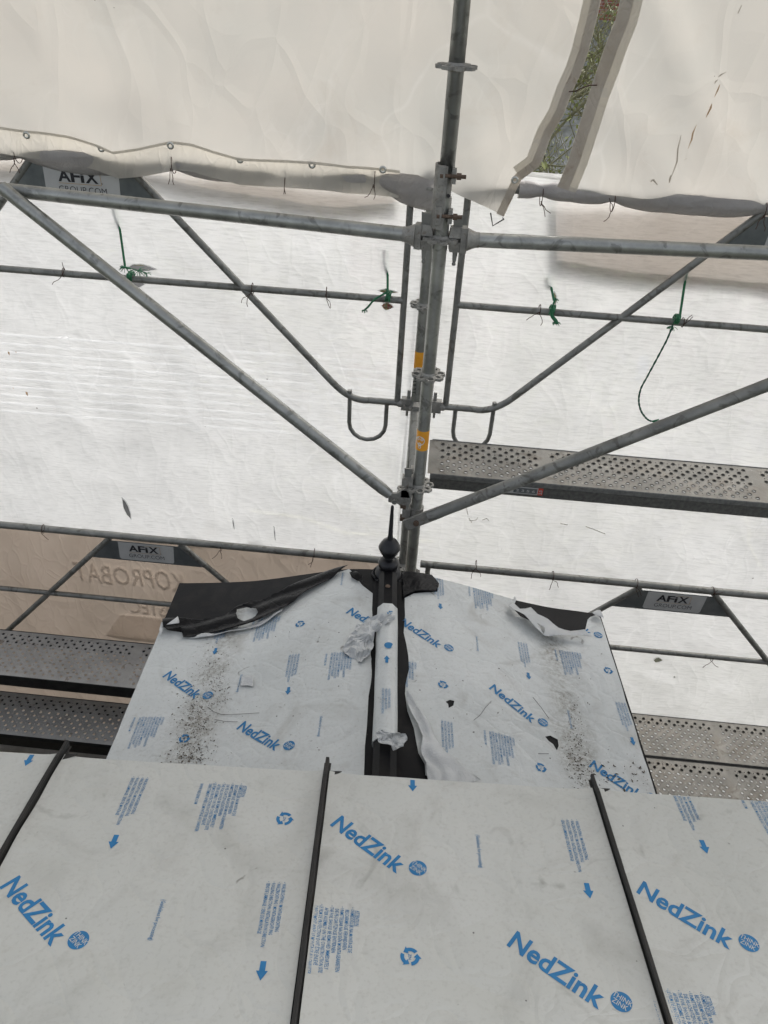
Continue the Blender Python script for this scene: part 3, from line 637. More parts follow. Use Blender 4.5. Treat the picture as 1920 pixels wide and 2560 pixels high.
oR = root('debris_netting', (1.9, YN, CZ-8.6), 'bright white translucent netting right of the posts, hanging down past the lower decks', 'debris netting', 'sheeting tied to the scaffold')
build('sheet', sheet(NR, YN+.012, fnet, hR, .06), 'net', oR)
m = MB(); n_ = 60
for (xa, wd) in ((-.125, .055), (-.045, .045)):
    vs = []
    for i in range(n_+1):
        h = .75+2.12*i/n_
        for k in (0, 1): x = xa+wd*k+.004*ns(h*5, k, 0, 1); vs.append(Vector((x, YN-.012+fnet(x, h), CZ-h)))
    m.add(vs, [(2*i, 2*i+1, 2*i+3, 2*i+2) for i in range(n_)], True)
build('doubled_edge', m, 'net', oN)
G['fray'] = mat('scuffed_net', (.45, .42, .38), (.6, .57, .52), .8, 0, 60, transl=.3)
for ps in ([(870, 1350), (880, 1390), (895, 1450)], [(905, 1500), (960, 1495), (975, 1475)], [(925, 1515), (905, 1480)], [(1015, 1495), (1050, 1480), (1070, 1500)]):
    m = MB(); P_ = [onY(*z4(*q), YN-.012) for q in ps]; m.tube(P_, .0018, 5); build('scuff', m, 'fray', oR)
for ps in ([(270, 1630), (320, 1640)], [(440, 1650), (500, 1672), (570, 1700)]):
    m = MB(); P_ = [onY(*z5(*q), YN-.012) for q in ps]; m.tube(P_, .002, 5); build('scuff', m, 'fray', oR)
m = MB()
for (x, y, s_) in ((22, 882, .014), (40, 880, .007), (67, 983, .018), (33, 970, .006), (50, 903, .005), (15, 945, .004)):
    c = onY(x, y, YN-.02); m.add([c+Vector((-s_*.35, 0, s_*.5)), c+Vector((s_*.3, 0, s_*.3)), c+Vector((s_*.1, 0, -s_)), c+Vector((-s_*.3, 0, -s_*.4))], [(0, 3, 2, 1)])
    build('leaf_scrap', m, 'streak', oN); m = MB()
# frayed hole mouths: bright rims
for ob, hs in ((oN, hL), (oR, hR)):
    for k, hp_ in enumerate(hs):
        m = MB(); pp = [Vector((a, YN-.004+fnet(a, b)+(0.012 if ob is oR else 0), CZ-b)) for a, b in hp_]; m.tube(pp+[pp[0]], .0022, 5); build('torn_rim', m, 'net', ob)
# banner at the lower left
def fban(x, h): return .018*ns(x, h, 1.5, 1.3)+.009*crease(x*1.4+h*.4, h*.3, 2.0, 3)
ob = root('banner', (-1.9, YN, CZ-5), 'dull brown banner at the lower left with faint mirrored lettering showing through', 'banner', 'sheeting tied to the scaffold')
build('sheet', sheet([(-3.9, 2.865), (-.07, 2.865), (-.07, 5.4), (-3.9, 5.4)], YN, lambda x, h: fban(x, h)+.012, grid=.06), 'brown', ob)
m = MB()
vs, fs = text2d('KOPROBAT', .20, .012); wt = max(p[0] for p in vs); ta = onY(*z6(1290, 600), YN+.03); tb = onY(*z6(530, 530), YN+.03)
m.add([Vector((ta.x+(tb.x-ta.x)*(p[0]/wt), YN+.03, ta.z-.02+p[1]*1.1)) for p in vs], fs)
build('mirrored_print', m, 'banner_ink', ob); m = MB()
vs, fs = text2d('OSTEC', .16, .012); wt = max(p[0] for p in vs); ta = onY(*z6(1240, 720), YN+.03); tb = onY(*z6(900, 690), YN+.03)
m.add([Vector((ta.x+(tb.x-ta.x)*(p[0]/wt), YN+.03, ta.z-.10+p[1])) for p in vs], fs)
build('mirrored_print', m, 'banner_ink', ob); m = MB()
m.add([onY(*z6(*q), YN+.032) for q in ((740, 920), (830, 790), (850, 780), (1130, 800), (1090, 960), (760, 930))], [(0, 1, 2, 3, 4, 5)])
build('mirrored_print', m, 'banner_ink', ob)
# silvery roll low at the left
m, _e = (lambda: (MB(), 0))()
a, b = onZ(-80, 1848, 4.05), onZ(330, 1886, 4.05); N_ = 60; vs = []; nn = 20
for i in range(N_+1):
    p = a+(b-a)*(i/N_)
    for k in range(nn):
        t = 2*math.pi*k/nn; r = .050*(1+.08*ns(p.x*6, t, 2, 1)-.16*math.exp(-((i-22)/1.5)**2)-.16*math.exp(-((i-37)/1.5)**2)); vs.append(p+Vector((0, math.cos(t)*r, math.sin(t)*r)))
m.add(vs, [(i*nn+k, i*nn+(k+1) % nn, (i+1)*nn+(k+1) % nn, (i+1)*nn+k) for i in range(N_) for k in range(nn)], True)
o = root('rolled_sheet', (a+b)/2, 'shiny silvery sheeting wrapped on a rail below the lowest left deck', 'rolled sheeting')
build('roll', m, 'silver', o)
m = MB(); m.add([a-Z*.03, b-Z*.03, b-Z*1.2, a-Z*1.2], [(0, 3, 2, 1)]); build('hanging_sheet', m, 'silver', o)

# wire ties and ropes
def tie(x, y, Yc, r, lab, tails=1, seed=0, h=None):
    rr = random.Random(seed+int(x)); c = onY(x, y, Yc); m = MB()
    m.tube([c+Vector((.004*math.sin(t*.5), (r+.002)*math.cos(t), (r+.003)*math.sin(t))) for t in [2*math.pi*k/16*1.06 for k in range(17)]], .0018, 6)
    for k in range(tails):
        p = c+Vector((0, -r-.003, -r*.3)); pts = [p]; d_ = Vector((rr.uniform(-.6, .6), -.3, -1 if rr.random() < .75 else .6)).normalized()
        for i in range(5): d_ = (d_+Vector((rr.uniform(-.5, .5), rr.uniform(-.2, .2), rr.uniform(-.4, .4)))).normalized(); pts.append(pts[-1]+d_*.013)
        m.tube(pts, .0015, 6)
    tag(build('tie_wire', m, 'wire', None, c), lab, 'wire tie', 'wire ties on the sheeting')
for i, (x, y, r, lab) in enumerate([(44, 382, .036, 'wire tie pinching the left rolled sheeting at the photo edge'), (433, 408, .036, 'wire tie round the rolled sheeting right of the upper nameplate'),
        (717, 430, .036, 'wire tie round the middle of the left rolled sheeting'), (936, 447, .038, 'wire tie nearest the open end of the left rolled sheeting'),
        (1352, 490, .034, 'rusty wire tie on the rail directly below the slit'), (1530, 505, .034, 'wire tie on the right rolled sheeting beside the slit hem'), (1905, 524, .034, 'wire tie on the right rolled sheeting at the photo edge')]):
    tie(x, y, YO, r, lab, 2, i)
for i, (x, y, r, lab) in enumerate([(158, 681, .017, 'tangled red-brown wire tie on the left middle rail, left of the green rope knot'), (630, 723, .024, 'wire tie where the bent brace crosses the left middle rail'), (815, 729, .017, 'small wire loop on the left middle rail near its end'),
        (1348, 773, .017, 'black wire loop on the right middle rail, left of the frayed green knot'), (1705, 806, .017, 'black wire loop beside the hanging green rope'),
        (107, 1322, .022, 'wire tie on the rail above the brown banner, left of its nameplate'), (552, 1367, .022, 'wire tie on the rail above the brown banner, right of the nameplate'), (785, 1382, .022, 'wire tie on the lower left rail nearest the finial'),
        (1189, 1412, .022, 'wire tie on the lower right rail nearest the front post'), (1381, 1439, .022, 'second wire tie along the lower right rail, above the dormer'), (1590, 1458, .022, 'wire tie left of the lower right nameplate'), (1780, 1478, .022, 'wire tie just above the right end of the lower right nameplate'),
        (1778, 1645, .017, 'wire tie on the lower right middle rail')]):
    tie(x, y, YO, r, lab, 2, i+20)
def rope(knot, paths, lab, seed, fray=()):
    c = onY(*knot, YO-.0); rr = random.Random(seed); m = MB()
    for k in range(3): m.tube([c+Vector((.008*(k-1)+.004*math.sin(t), .021*math.cos(t), .021*math.sin(t))) for t in [2*math.pi*j/12 for j in range(13)]], .0036, 7)
    m.lathe([(0, -.012), (.008, -.008), (.010, 0), (.007, .009), (0, .012)], c+Vector((0, -.026, .012)), Z, 10)
    for p, rad in paths:
        pts = [onY(x, y, YO-.03) for x, y in p]
        if len(pts) > 2:     # smooth
            q = []
            for i in range(len(pts)-1):
                a_, b_, c_, d_ = pts[max(i-1, 0)], pts[i], pts[i+1], pts[min(i+2, len(pts)-1)]
                for k in range(5):
                    t = k/5; q.append(.5*((2*b_)+(c_-a_)*t+(2*a_-5*b_+4*c_-d_)*t*t+(3*b_-a_-3*c_+d_)*t**3))
            pts = q+[pts[-1]]
        m.tube(pts, rad, 7)
    for fx, fy, n_, ln in fray:
        p = onY(fx, fy, YO-.03)
        for k in range(n_):
            d_ = Vector((rr.uniform(-1, 1), rr.uniform(-.5, .5), rr.uniform(-1, .5))).normalized(); d_.z *= .5; m.tube([p, p+d_*ln*.35, p+d_*ln*.65+Vector((0, 0, -.006))], .0013, 4)
    for (tx, ty) in ():
        pass
    tag(build('rope_knot', m, 'rope', None, c), lab, 'rope', 'green ropes tied to the rails')
rope(z1(775, 1045), [([z1(775, 1000), z1(740, 990), z1(715, 992)], .004)], 'green rope knot with a frayed top at a tear left of centre', 1, [(*z1(740, 992), 14, .05), (*z1(820, 1010), 18, .06), (*z1(870, 1025), 10, .03)])
rope(z2(878, 1165), [([z2(870, 1140), z2(800, 1180), z2(760, 1225), z2(738, 1245)], .0045), ([z2(880, 1140), z2(885, 1195)], .005)], 'green rope knot with one end hanging to the left near the rear post', 2, [(*z2(738, 1245), 14, .022), (*z2(875, 1130), 16, .04)])
rope(z5(213, 200), [([z5(210, 190), z5(215, 240), z5(240, 275), z5(248, 292)], .008), ([z5(212, 190), z5(238, 120)], .004)], 'short frayed green rope end hanging on the right middle rail', 3, [(*z5(245, 285), 16, .03), (*z5(235, 130), 8, .03)])
rope(z5(1045, 262), [], 'green rope knot with a long dark tail curving down beside the right net', 4, [(*z5(1045, 250), 14, .03), (*z5(1020, 310), 10, .04)])
kn = bpy.data.objects[-1] if False else [o_ for o_ in COL.objects if o_.name.startswith('rope_knot')][-1]
m = MB(); pl = [z5(1022, 300), z5(985, 395), z5(925, 510), z5(860, 630), z5(808, 730), z5(795, 810), z5(812, 880), z5(850, 930), z5(880, 945)]
pts = [onY(x, y, YO-.035) for x, y in pl]; q = []
for i in range(len(pts)-1):
    a_, b_, c_, d_ = pts[max(i-1, 0)], pts[i], pts[i+1], pts[min(i+2, len(pts)-1)]
    for k in range(8): t = k/8; q.append(.5*((2*b_)+(c_-a_)*t+(2*a_-5*b_+4*c_-d_)*t*t+(3*b_-a_-3*c_+d_)*t**3))
m.tube(q, [.0042+.0009*math.sin(i*2.1) for i in range(len(q))], 8); rr = random.Random(5)
build('hanging_tail', m, 'dkrope', kn)
m = MB()
for k in range(16): d_ = Vector((1+rr.uniform(-.3, .3), rr.uniform(-.3, .3), rr.uniform(-.35, .35))).normalized(); m.tube([q[-1], q[-1]+d_*.035], .0018, 4)
build('frayed_end', m, 'rope', kn)
# rope lines outside, faint through the net
for (a1, a2, lab) in ((z1(700, 690), z1(765, 975), 'green cord running down behind the left netting to the first knot'), (z2(875, 930), z2(880, 1110), 'green cord behind the netting above the knot nearest the posts'), (z5(200, 0), z5(220, 110), 'green cord behind the right netting above the frayed knot'), (z5(1105, 0), z5(1050, 235), 'green cord behind the right netting above the long-tailed knot')):
    A1, A2 = onY(*a1, YN+.03), onY(*a2, YN+.03); m = MB(); m.tube([A1+(A1-A2)*.4, A1, A2+Vector((0, -.05, 0))], .0055, 6)
    tag(build('green_cord', m, 'rope', None, A2), lab, 'cord', 'green cords behind the netting')
# ================================================================== zinc roof in the foreground
KF = 1.79
S1 = ray(1008, 413).normalized(); EH = Vector((.99893845, .04606494, 0)); NF = EH.cross(S1).normalized(); EX = S1.cross(NF).normalized()
PF = CAM+ray(823, 1941)*KF; E1 = -S1
def fa(x, y): p = onP(x, y, PF, NF)-PF; return p.dot(E1), p.dot(EX)
def fp(a, b, lift=0): return PF+E1*a+EX*b+NF*lift
_ea, _eb = fa(181, 1894), fa(1920, 2006)
def aedge(b): return _ea[0]+(_eb[0]-_ea[0])*(b-_ea[1])/(_eb[1]-_ea[1])
def ffilm(a, b): return .0022*ns(a, b, 4, 3)+.0012*ns(a, b, 2, 9)
seamb = [fa(150, 1913)[1]-.006, -.007, (fa(1473, 1979)[1]+fa(1507, 1996)[1])/2]
SP = seamb[2]-seamb[1]
zr = root('zinc_roof', fp(.6, 0, -.3), 'pale film-covered standing-seam zinc roof filling the foreground, its far edge level with the dormer', 'roof')
print('seams', seamb, aedge(0))
# print layout ------------------------------------------------------
def block(lines, pitch, wmax, cap, bullets=True):
    vs, fs = [], []; w0 = None
    full = text2d('DIRECTEMENT APRES LE MONTAGE AU CHANTIER', 1)[0]; fw = max(p[0] for p in full); sx = wmax/fw
    for i, l in enumerate(lines):
        if not l: continue
        v, f = text2d(l, 1, .004, None, 1); o = len(vs); ind = 0 if l[0] in '•A' or not bullets else 0
        lead = -.006 if l[0] == '•' else 0
        vs += [(p[0]*sx+lead, -pitch*i-cap+p[1]*cap/CAP) for p in v]; fs += [tuple(k+o for k in q) for q in f]
    return vs, fs
_att = block(['ATTENTION', '• ONMIDDELLIJK NA MONTAGE DE', '   BESCHERMFOLIE VERWIJDEREN', '• UNMITTELBAR NACH DEN MONTAGEARBEITEN', '   DIE PE-SCHUTZFOLIE ENTFERNEN', '• THE FOIL SHOULD BE REMOVED IMMEDIATELY', '   AFTER ASSEMBLY ON THE CONSTRUCTION SITE', '• LE FILM DE PROTECTION DOIT ÊTRE ENLEVÉ', '   DIRECTEMENT APRÈS LE MONTAGE AU CHANTIER', '', 'WWW.NEDZINK.COM'], .0098, .135, .0072)
_roll = block(['• WALSRICHTING / MONTAGERICHTING', '• WALZRICHTUNG / MONTAGERICHTUNG', '• ROLLING DIRECTION / INSTALLATION DIRECTION', '• SENS DE LAMINAGE / SENS DE MONTAGE'], .0104, .135, .0072)
def att(a0, b0): return [(a0+x, b0+y) for x, y in _att[0]], _att[1]
def underline(a0, b0): return [(a0, b0-.0088), (a0+.034, b0-.0088), (a0+.034, b0-.0080), (a0, b0-.0080)], [(0, 1, 2, 3)]
def roll(a0, b0, text=True):
    vs, fs = ([(a0+x, b0+y) for x, y in _roll[0]], list(_roll[1])) if text else ([], [])
    o = len(vs); c = b0-.0175; A = a0+.160
    vs += [(A, c-.0052), (A, c+.0052), (A+.018, c+.0052), (A+.018, c+.0105), (A+.036, c), (A+.018, c-.0105), (A+.018, c-.0052)]
    fs += [(o, o+6, o+2, o+1), (o+5, o+4, o+3)]
    return vs, fs
LD = Vector((.614, .789)); LU = Vector((-.789, .614))
def disc(c, r, n=28): return [(c[0]+r*math.cos(2*math.pi*k/n), c[1]+r*math.sin(2*math.pi*k/n)) for k in range(n)], [tuple(range(n))]
def logo(a0, b0, ang=0):
    vs, fs = [], []; LDr = Matrix.Rotation(ang, 2) @ LD; LUr = Matrix.Rotation(ang, 2) @ LU
    v, f = text2d('NedZink', .037/CAP, .026, .182, 3, .0); vs += [tuple(Vector((a0, b0))+LDr*p[0]+LUr*p[1]) for p in v]; fs += list(f)
    c = Vector((a0, b0))+LDr*.2055+LUr*.038
    # ring + inner disc with letters left white: disc drawn as blue, words as a second material
    dv, df = disc(c, .0183); o = len(vs); vs += dv; fs += [tuple(k+o for k in q) for q in df]
    wv, wf = [], []
    for word, dy in (('THINK', .0012), ('ZINK', -.0105)):
        v, f = text2d(word, .0095/CAP, 0.005, None, 1); wd = max(p[0] for p in v); o2_ = len(wv)
        wv += [tuple(c+LDr*((p[0]-wd/2)*.85)+LUr*(p[1]+dy)) for p in v]; wf += [tuple(k+o2_ for k in q) for q in f]
    return vs, fs, wv, wf
def recyc(a0, b0, s=1.0):
    vs, fs = [], []
    for k in range(3):
        t0 = 2*math.pi*k/3+.15; n_ = 6
        for w_ in (0,):
            o = len(vs)
            for i in range(n_+1):
                t = t0+1.25*i/n_
                for r in (.0105, .0175): vs.append((a0+s*r*math.cos(t), b0+s*r*math.sin(t)))
            fs += [(o+2*i, o+2*i+1, o+2*i+3, o+2*i+2) for i in range(n_)]
            t = t0+1.25; o = len(vs); vs += [(a0+s*.0065*math.cos(t), b0+s*.0065*math.sin(t)), (a0+s*.0215*math.cos(t), b0+s*.0215*math.sin(t)), (a0+s*.0145*math.cos(t+.62), b0+s*.0145*math.sin(t+.62))]; fs.append((o, o+1, o+2))
    v, f = text2d('ZN', .008, .01, None, 1); o = len(vs); vs += [(a0-.005+p[0], b0-.003+p[1]) for p in v]; fs += [tuple(k+o for k in q) for q in f]
    return vs, fs
def guide(a0, b0):
    v, f = text2d('(Guidelines for processing)', .0125, .004, .085, 1); return [(a0+p[0], b0-.009+p[1]) for p in v], f
def print_mesh(items, mp, keep, subdiv=0):
    """items: list of (verts, faces) in film coordinates; mp(a,b,lift)->world; keep(a,b)->bool"""
    m = MB()
    for it in items:
        layers = [(it[0], it[1], 0, .0012)]
        if len(it) > 2: layers.append((it[2], it[3], 1, .0020))
        for vs, fs, mi, lf in layers:
            bm = bmesh.new(); bv = [bm.verts.new((p[0], p[1], 0)) for p in vs]
            for f in fs:
                try: bm.faces.new([bv[i] for i in f])
                except ValueError: pass
            bmesh.ops.triangulate(bm, faces=bm.faces[:])
            if subdiv:
                for _ in range(3):
                    ed = [e for e in bm.edges if e.calc_length() > subdiv]
                    if ed: bmesh.ops.subdivide_edges(bm, edges=ed, cuts=1); bmesh.ops.triangulate(bm, faces=bm.faces[:])
            bm.verts.index_update(); m.cm = mi; V_ = [v.co.copy() for v in bm.verts]; F_ = []
            for f in bm.faces:
                c = f.calc_center_median()
                if keep(c.x, c.y): F_.append(tuple(v.index for v in f.verts))
            if F_: m.add([mp(p.x, p.y, lf) for p in V_], F_)
            bm.free()
    return m
keepF = lambda b0, b1: (lambda a, b: b0+.012 < b < b1-.012 and a > aedge(b)+.002)
# anchors measured on the film
I = []
T = lambda q: fa(*q)
def off(p, da, db): return p[0]+da, p[1]+db
for q in (zA(1465, 280), zB(590, 1020), zC(1310, 1525)): a_, b_ = T(q); I += [att(a_, b_), underline(a_, b_)]
a_, b_ = T(zC(1515, 400)); I += [att(a_-.055, b_+.0935+.012)]
for q in (zA(880, 238), zB(155, 868), zC(535, 492)): I.append(roll(*T(q)))
for q in (zB(903, 245), zC(1262, 600), zA(192, 97)):
    a_, b_ = T(q); I.append(roll(a_-.160, b_+.0175))
for q in (zB(415, 515), zC(110, 1220), zC(875, 915), zA(2, 885)): I.append(logo(*T(q)))
a_, b_ = T(zA(930, 1662)); I.append(logo(a_+.048, b_-.036))
for q in (zB(145, 473), zB(888, 1290)): I.append(recyc(*T(q)))
for q in (zB(1302, 572), zA(988, 955)): I.append(guide(*T(q)))
def LF(a, b, b0, b1):
    e = min(b-b0, b1-b)-.012; return .003+ffilm(a, b)+.0035*max(0, 1-abs(ns(a, b*.7, b0, 2.3))*7)*max(0, ns(a, b, 6, 1.1)+.25)+.006*math.exp(-e*45)+.0018*math.sin(a*38+b0)*math.exp(-(b-b0-.012)*28)
trays = [(seamb[0]-SP, seamb[0]), (seamb[0], seamb[1]), (seamb[1], seamb[2]), (seamb[2], seamb[2]+SP)]
labs = ['left edge tray', 'second tray', 'middle tray', 'right tray']
for (b0, b1) in trays:
    m = MB(); a1 = 2.1
    m.add([fp(aedge(b0), b0, -.001), fp(aedge(b1), b1, -.001), fp(a1, b1, -.001), fp(a1, b0, -.001)], [(0, 3, 2, 1)])
    # fold over the edge and steep slope below
    dn = (S1*.22-Z).normalized()
    m.add([fp(aedge(b0), b0, -.001), fp(aedge(b1), b1, -.001), fp(aedge(b1), b1)+dn*2.2, fp(aedge(b0), b0)+dn*2.2], [(0, 1, 2, 3)])
    tray = build('roof_tray', m, 'bzinc', zr)
    m = MB(); na, nb = 90, 30; vs = []
    for i in range(na+1):
        for j in range(nb+1):
            b = b0+.0075+(b1-b0-.015)*j/nb; ae = aedge(b); a = ae+(a1-ae)*(i/na)**1.3
            vs.append(fp(a, b, LF(a, b, b0, b1)))
    m.add(vs, [(i*(nb+1)+j, (i+1)*(nb+1)+j, (i+1)*(nb+1)+j+1, i*(nb+1)+j+1) for i in range(na) for j in range(nb)], True)
    # lip of film turned over the fold
    lip = [fp(aedge(b), b, .001) for b in (b0+.0075, b1-.0075)]; m.add([lip[0], lip[1], lip[1]+dn*.02+S1*.004, lip[0]+dn*.02+S1*.004], [(0, 1, 2, 3)])
    film = build('protective_film', m, 'film', tray)
    fm = lambda a, b, l: fp(a, b, LF(a, b, b0, b1)+l*.55)
    pm_ = print_mesh(I, fm, keepF(b0, b1), .05)
    if pm_.f: build('film_print', pm_, ['blue', 'film'], film)
for i, sb in enumerate(seamb):
    m = MB(); a0 = aedge(sb)-.035; a1 = 2.1
    sec = [(-.008, .002), (-.0035, .003), (-.003, .011), (-.005, .013), (-.005, .019), (-.004, .0205), (.001, .0205), (.003, .019), (.003, .015), (.0035, .013), (.0035, .003), (.008, .002)]
    vs = []; ks = [(a0, .55), (a0+.03, 1), (a0+.06, 1)]+[(a0+.06+(a1-a0-.06)*k/20, 1) for k in range(1, 21)]
    for (a, hs) in ks:
        wv = .0022*ns(a*3, i, 2, 1)+.0008*ns(a*14, i, 5, 1)
        for x, h in sec: vs.append(fp(a, sb+x*(1+.25*ns(a*8, i, 1, 1))+wv, h+.0035 if a > aedge(sb) else h*1.0-.001))
    n_ = len(sec); m.add(vs, [(k*n_+j, k*n_+j+1, (k+1)*n_+j+1, (k+1)*n_+j) for k in range(len(ks)-1) for j in range(n_-1)]); m.add(vs[:n_], [tuple(range(n_))])
    m.plate([fp(aedge(sb)-.003, sb+.006, .007), fp(aedge(sb)-.003, sb+.035, .007), fp(aedge(sb)+.020, sb+.006, .008)], .002, NF)
    build('standing_seam', m, 'bzinc', zr)

# ================================================================== dormer
KD = 3.2
S2 = ray(1030, 67).normalized(); HD = S2.cross(Z).normalized(); UP = HD.cross(S2).normalized()
P2 = CAM+ray(975, 1445)*KD
def dplane(x, y): p = onP(x, y, P2, S2)-P2; return p.dot(HD), p.dot(UP)
crest = [(449, 1458), (540, 1457), (635, 1453), (700, 1445), (762, 1436), (820, 1428), (870, 1422), (935, 1423), (1000, 1432), (1081, 1442), (1183, 1469), (1281, 1499), (1379, 1520), (1440, 1527), (1500, 1536)]
prof = sorted(dplane(*q) for q in crest)
print('profile', [(round(a, 3), round(b, 3)) for a, b in prof])
# smooth the profile
def zprof0(u):
    if u <= prof[0][0]: return prof[0][1]+(u-prof[0][0])*.02
    if u >= prof[-1][0]: return prof[-1][1]-(u-prof[-1][0])*.02
    for (a, b), (c, d) in zip(prof, prof[1:]):
        if u <= c: return b+(d-b)*(u-a)/(c-a)
_zt = []
for i in range(-120, 121):
    u = i*.01; _zt.append(sum(zprof0(u+k*.01)*math.exp(-(k/4)**2) for k in range(-8, 9))/sum(math.exp(-(k/4)**2) for k in range(-8, 9)))
def zprof(u):
    t = (u+1.2)/.01; i = max(0, min(239, int(t))); return _zt[i]+(_zt[i+1]-_zt[i])*(t-i)
def ds(u, v, l=0):
    du = (zprof(u+.01)-zprof(u-.01))/.02; n_ = (UP-HD*du).normalized(); return P2+HD*u+S2*v+UP*zprof(u)+n_*l
def duv(x, y, it=8):
    d = ray(x, y); z0 = 0.; p = None
    for _ in range(it):
        q = P2+UP*z0; p = onP(x, y, q, UP)-P2; z0 = .5*z0+.5*zprof(p.dot(HD))
    return p.dot(HD), p.dot(S2)
G['film2'] = mat('protective_film_dormer', (.50, .52, .505), (.57, .587, .572), .30, 0, 2.6, .3, .7, (1, 1, 1), .05, 40, dirt=((.30, .285, .26), 4.5, .54, .8, .5), spots=[((.09, .08, .065), 12, .70, .75, .6), ((.22, .20, .165), 4, .60, .8, .5)], streak=((.34, .325, .29), .35, (110, 110, 110), .52, .75), fleck=((.02, .018, .015), 20, .07, .74), crumple=.08, crscale=3, runs=(tuple(HD), [(duv(*z7(270, 1150))[0], .10, 1.0), (duv(*z8(1480, 1500))[0], .085, .95)], (.12, .10, .065)))
UL, UR = dplane(449, 1458)[0], dplane(1500, 1536)[0]
VE = -2.6
def edge_u(side):      # eave lines measured in the photograph
    return (UL if side < 0 else UR)
dm = root('dormer', P2-Z*1.5, 'dormer with a low curved roof in torn pale film, capped by a black finial', 'dormer')
m = MB(); nu, nv = 90, 4; us = [UL+(UR-UL)*i/nu for i in range(nu+1)]; vv = [VE*j/nv for j in range(nv+1)]
vs = [ds(u, v) for v in vv for u in us]; m.add(vs, [(j*(nu+1)+i, j*(nu+1)+i+1, (j+1)*(nu+1)+i+1, (j+1)*(nu+1)+i) for j in range(nv) for i in range(nu)], True)
ds_dn = [ds(u, 0)+Vector((0, 0, -.05)) for u in us]; top = [ds(u, 0) for u in us]
m.add(top+ds_dn, [(i+1, i, nu+1+i, nu+2+i) for i in range(nu)])
for u in (UL, UR):
    a, b = ds(u, 0), ds(u, VE); m.add([a, b, b-Z*.05, a-Z*.05], [(0, 1, 2, 3)])
sheetD = build('zinc_sheet', m, 'zinc', dm)
m = MB()
for u, sg in ((UL, 1), (UR, -1)):
    a, b = ds(u, -.04)+HD*sg*.05-Z*.04, ds(u, VE)+HD*sg*.05-Z*.04; m.add([a, b, b-Z*1.6, a-Z*1.6], [(0, 1, 2, 3)])
fr_ = [ds(u, -.06)-Z*.04 for u in us[3:-3]]; m.add(fr_+[Vector((p.x, p.y, P2.z-1.6)) for p in fr_], [(i+1, i, len(fr_)+i, len(fr_)+i+1) for i in range(len(fr_)-1)])
build('dormer_wall', m, 'wall', dm)
def patch(name, pxs, holes, lift, mat_, parent, grid=.022, clampu=True, th=0, jag=(.02, .004), seed=1, amp=0, af=8):
    o_ = [duv(*q) for q in pxs]
    o_ = [(max(UL+.001, min(UR-.001, u)), min(-.002, v)) for u, v in o_] if clampu else o_
    o_ = rough_line(o_, jag[0], jag[1], seed); hs = [rough_line([duv(*q) for q in h], .012, .003, seed+3) for h in holes]
    if clampu: o_ = [(max(UL+.001, min(UR-.001, u)), min(-.002, v)) for u, v in o_]
    vo, fo = cdt(o_, hs, grid); m = MB()
    m.add([ds(p[0], p[1], lift(p[0], p[1])+amp*(.5+ns(p[0], p[1], seed, af))) for p in vo], fo, True)
    ob_ = build(name, m, mat_, parent)
    if th: thick(ob_, th)
    return ob_, o_, hs
bl = lambda u, v: .0025+.0015*ns(u, v, 3, 7)
LP = [z7(*q) for q in [(1308, 118), (1335, 150), (1400, 235), (1470, 290), (1465, 400), (1470, 600), (1458, 760), (1465, 850), (1440, 1000), (1430, 1200), (1415, 1350), (1408, 1560)]]+[(905, 2080), (190, 2060), (264, 1897)]+[z6(*q) for q in [(1000, 1135), (1110, 870)]]+[z7(*q) for q in [(12, 505), (60, 545), (165, 560), (400, 520), (520, 480), (530, 400), (600, 385), (690, 395), (760, 390), (860, 340), (1010, 240), (1180, 160)]]
fl_, lpo, _ = patch('protective_film', LP, [], bl, 'film2', sheetD, jag=(.05, .004))
holesR = [[z8(*q) for q in h] for h in ([(672, 1290), (700, 1278), (728, 1285), (722, 1315), (692, 1330), (688, 1305)], [(1308, 1512), (1340, 1505), (1388, 1530), (1394, 1570), (1382, 1600), (1358, 1560), (1330, 1540)])]
RP = [z8(*q) for q in [(412, 630), (470, 600), (620, 588), (625, 545), (590, 495), (700, 512), (850, 548), (1000, 600), (1102, 636), (1100, 690), (1150, 745), (1280, 800), (1400, 840), (1500, 862), (1560, 845), (1580, 765)]]+[zb(240, 520), zb(300, 500), (1500, 1545), (1640, 1989), (1668, 2080), (1180, 2080)]+[z8(*q) for q in [(690, 1800), (545, 1760), (540, 1690), (500, 1620), (470, 1460), (430, 1350), (415, 1240), (418, 1180), (440, 1080), (435, 1000), (405, 850), (415, 740)]]
fr2, rpo, rh = patch('protective_film', RP, holesR, bl, 'film2', sheetD, jag=(.05, .004), seed=2)
def dmap(a, b, l): return ds(b, -a, .0032+l*.6+.0015*ns(b, -a, 3, 7))
def Dn(q): u, v = duv(*q); return -v, u
IL = []
for q in (z7(1350, 700), z7(835, 445), z6(1140, 1505)): IL.append(att(*Dn(q)))
for q in (z7(968, 712),): IL.append(roll(*Dn(q)))
a_, b_ = Dn(z7(390, 668)); IL.append(roll(a_-.16, b_+.0175))
for q in (z7(18, 865), z7(530, 1225), z7(1285, 425)): IL.append(logo(*Dn(q)))
for q in (z7(970, 502), z7(170, 1293)): IL.append(recyc(*Dn(q)))
for q in (z7(1128, 1138), z7(578, 850), z7(1275, 145)): IL.append(guide(*Dn(q)))
build('film_print', print_mesh(IL, dmap, lambda a, b: inside((b, -a), lpo), .03), ['blue', 'film2'], fl_)
IR = []
for q in (z8(972, 600), z8(1533, 980), z8(1108, 1522), z8(486, 1042)): IR.append(att(*Dn(q)))
for q in (z8(657, 515), z8(1192, 925), z8(716, 1430), zb(522, 1215)): IR.append(roll(*Dn(q)))
a_, b_ = Dn(z8(405, 812)); IR.append(logo(a_-.018, b_-.018))
for q in (z8(947, 1205), zb(228, 1712)): IR.append(logo(*Dn(q)))
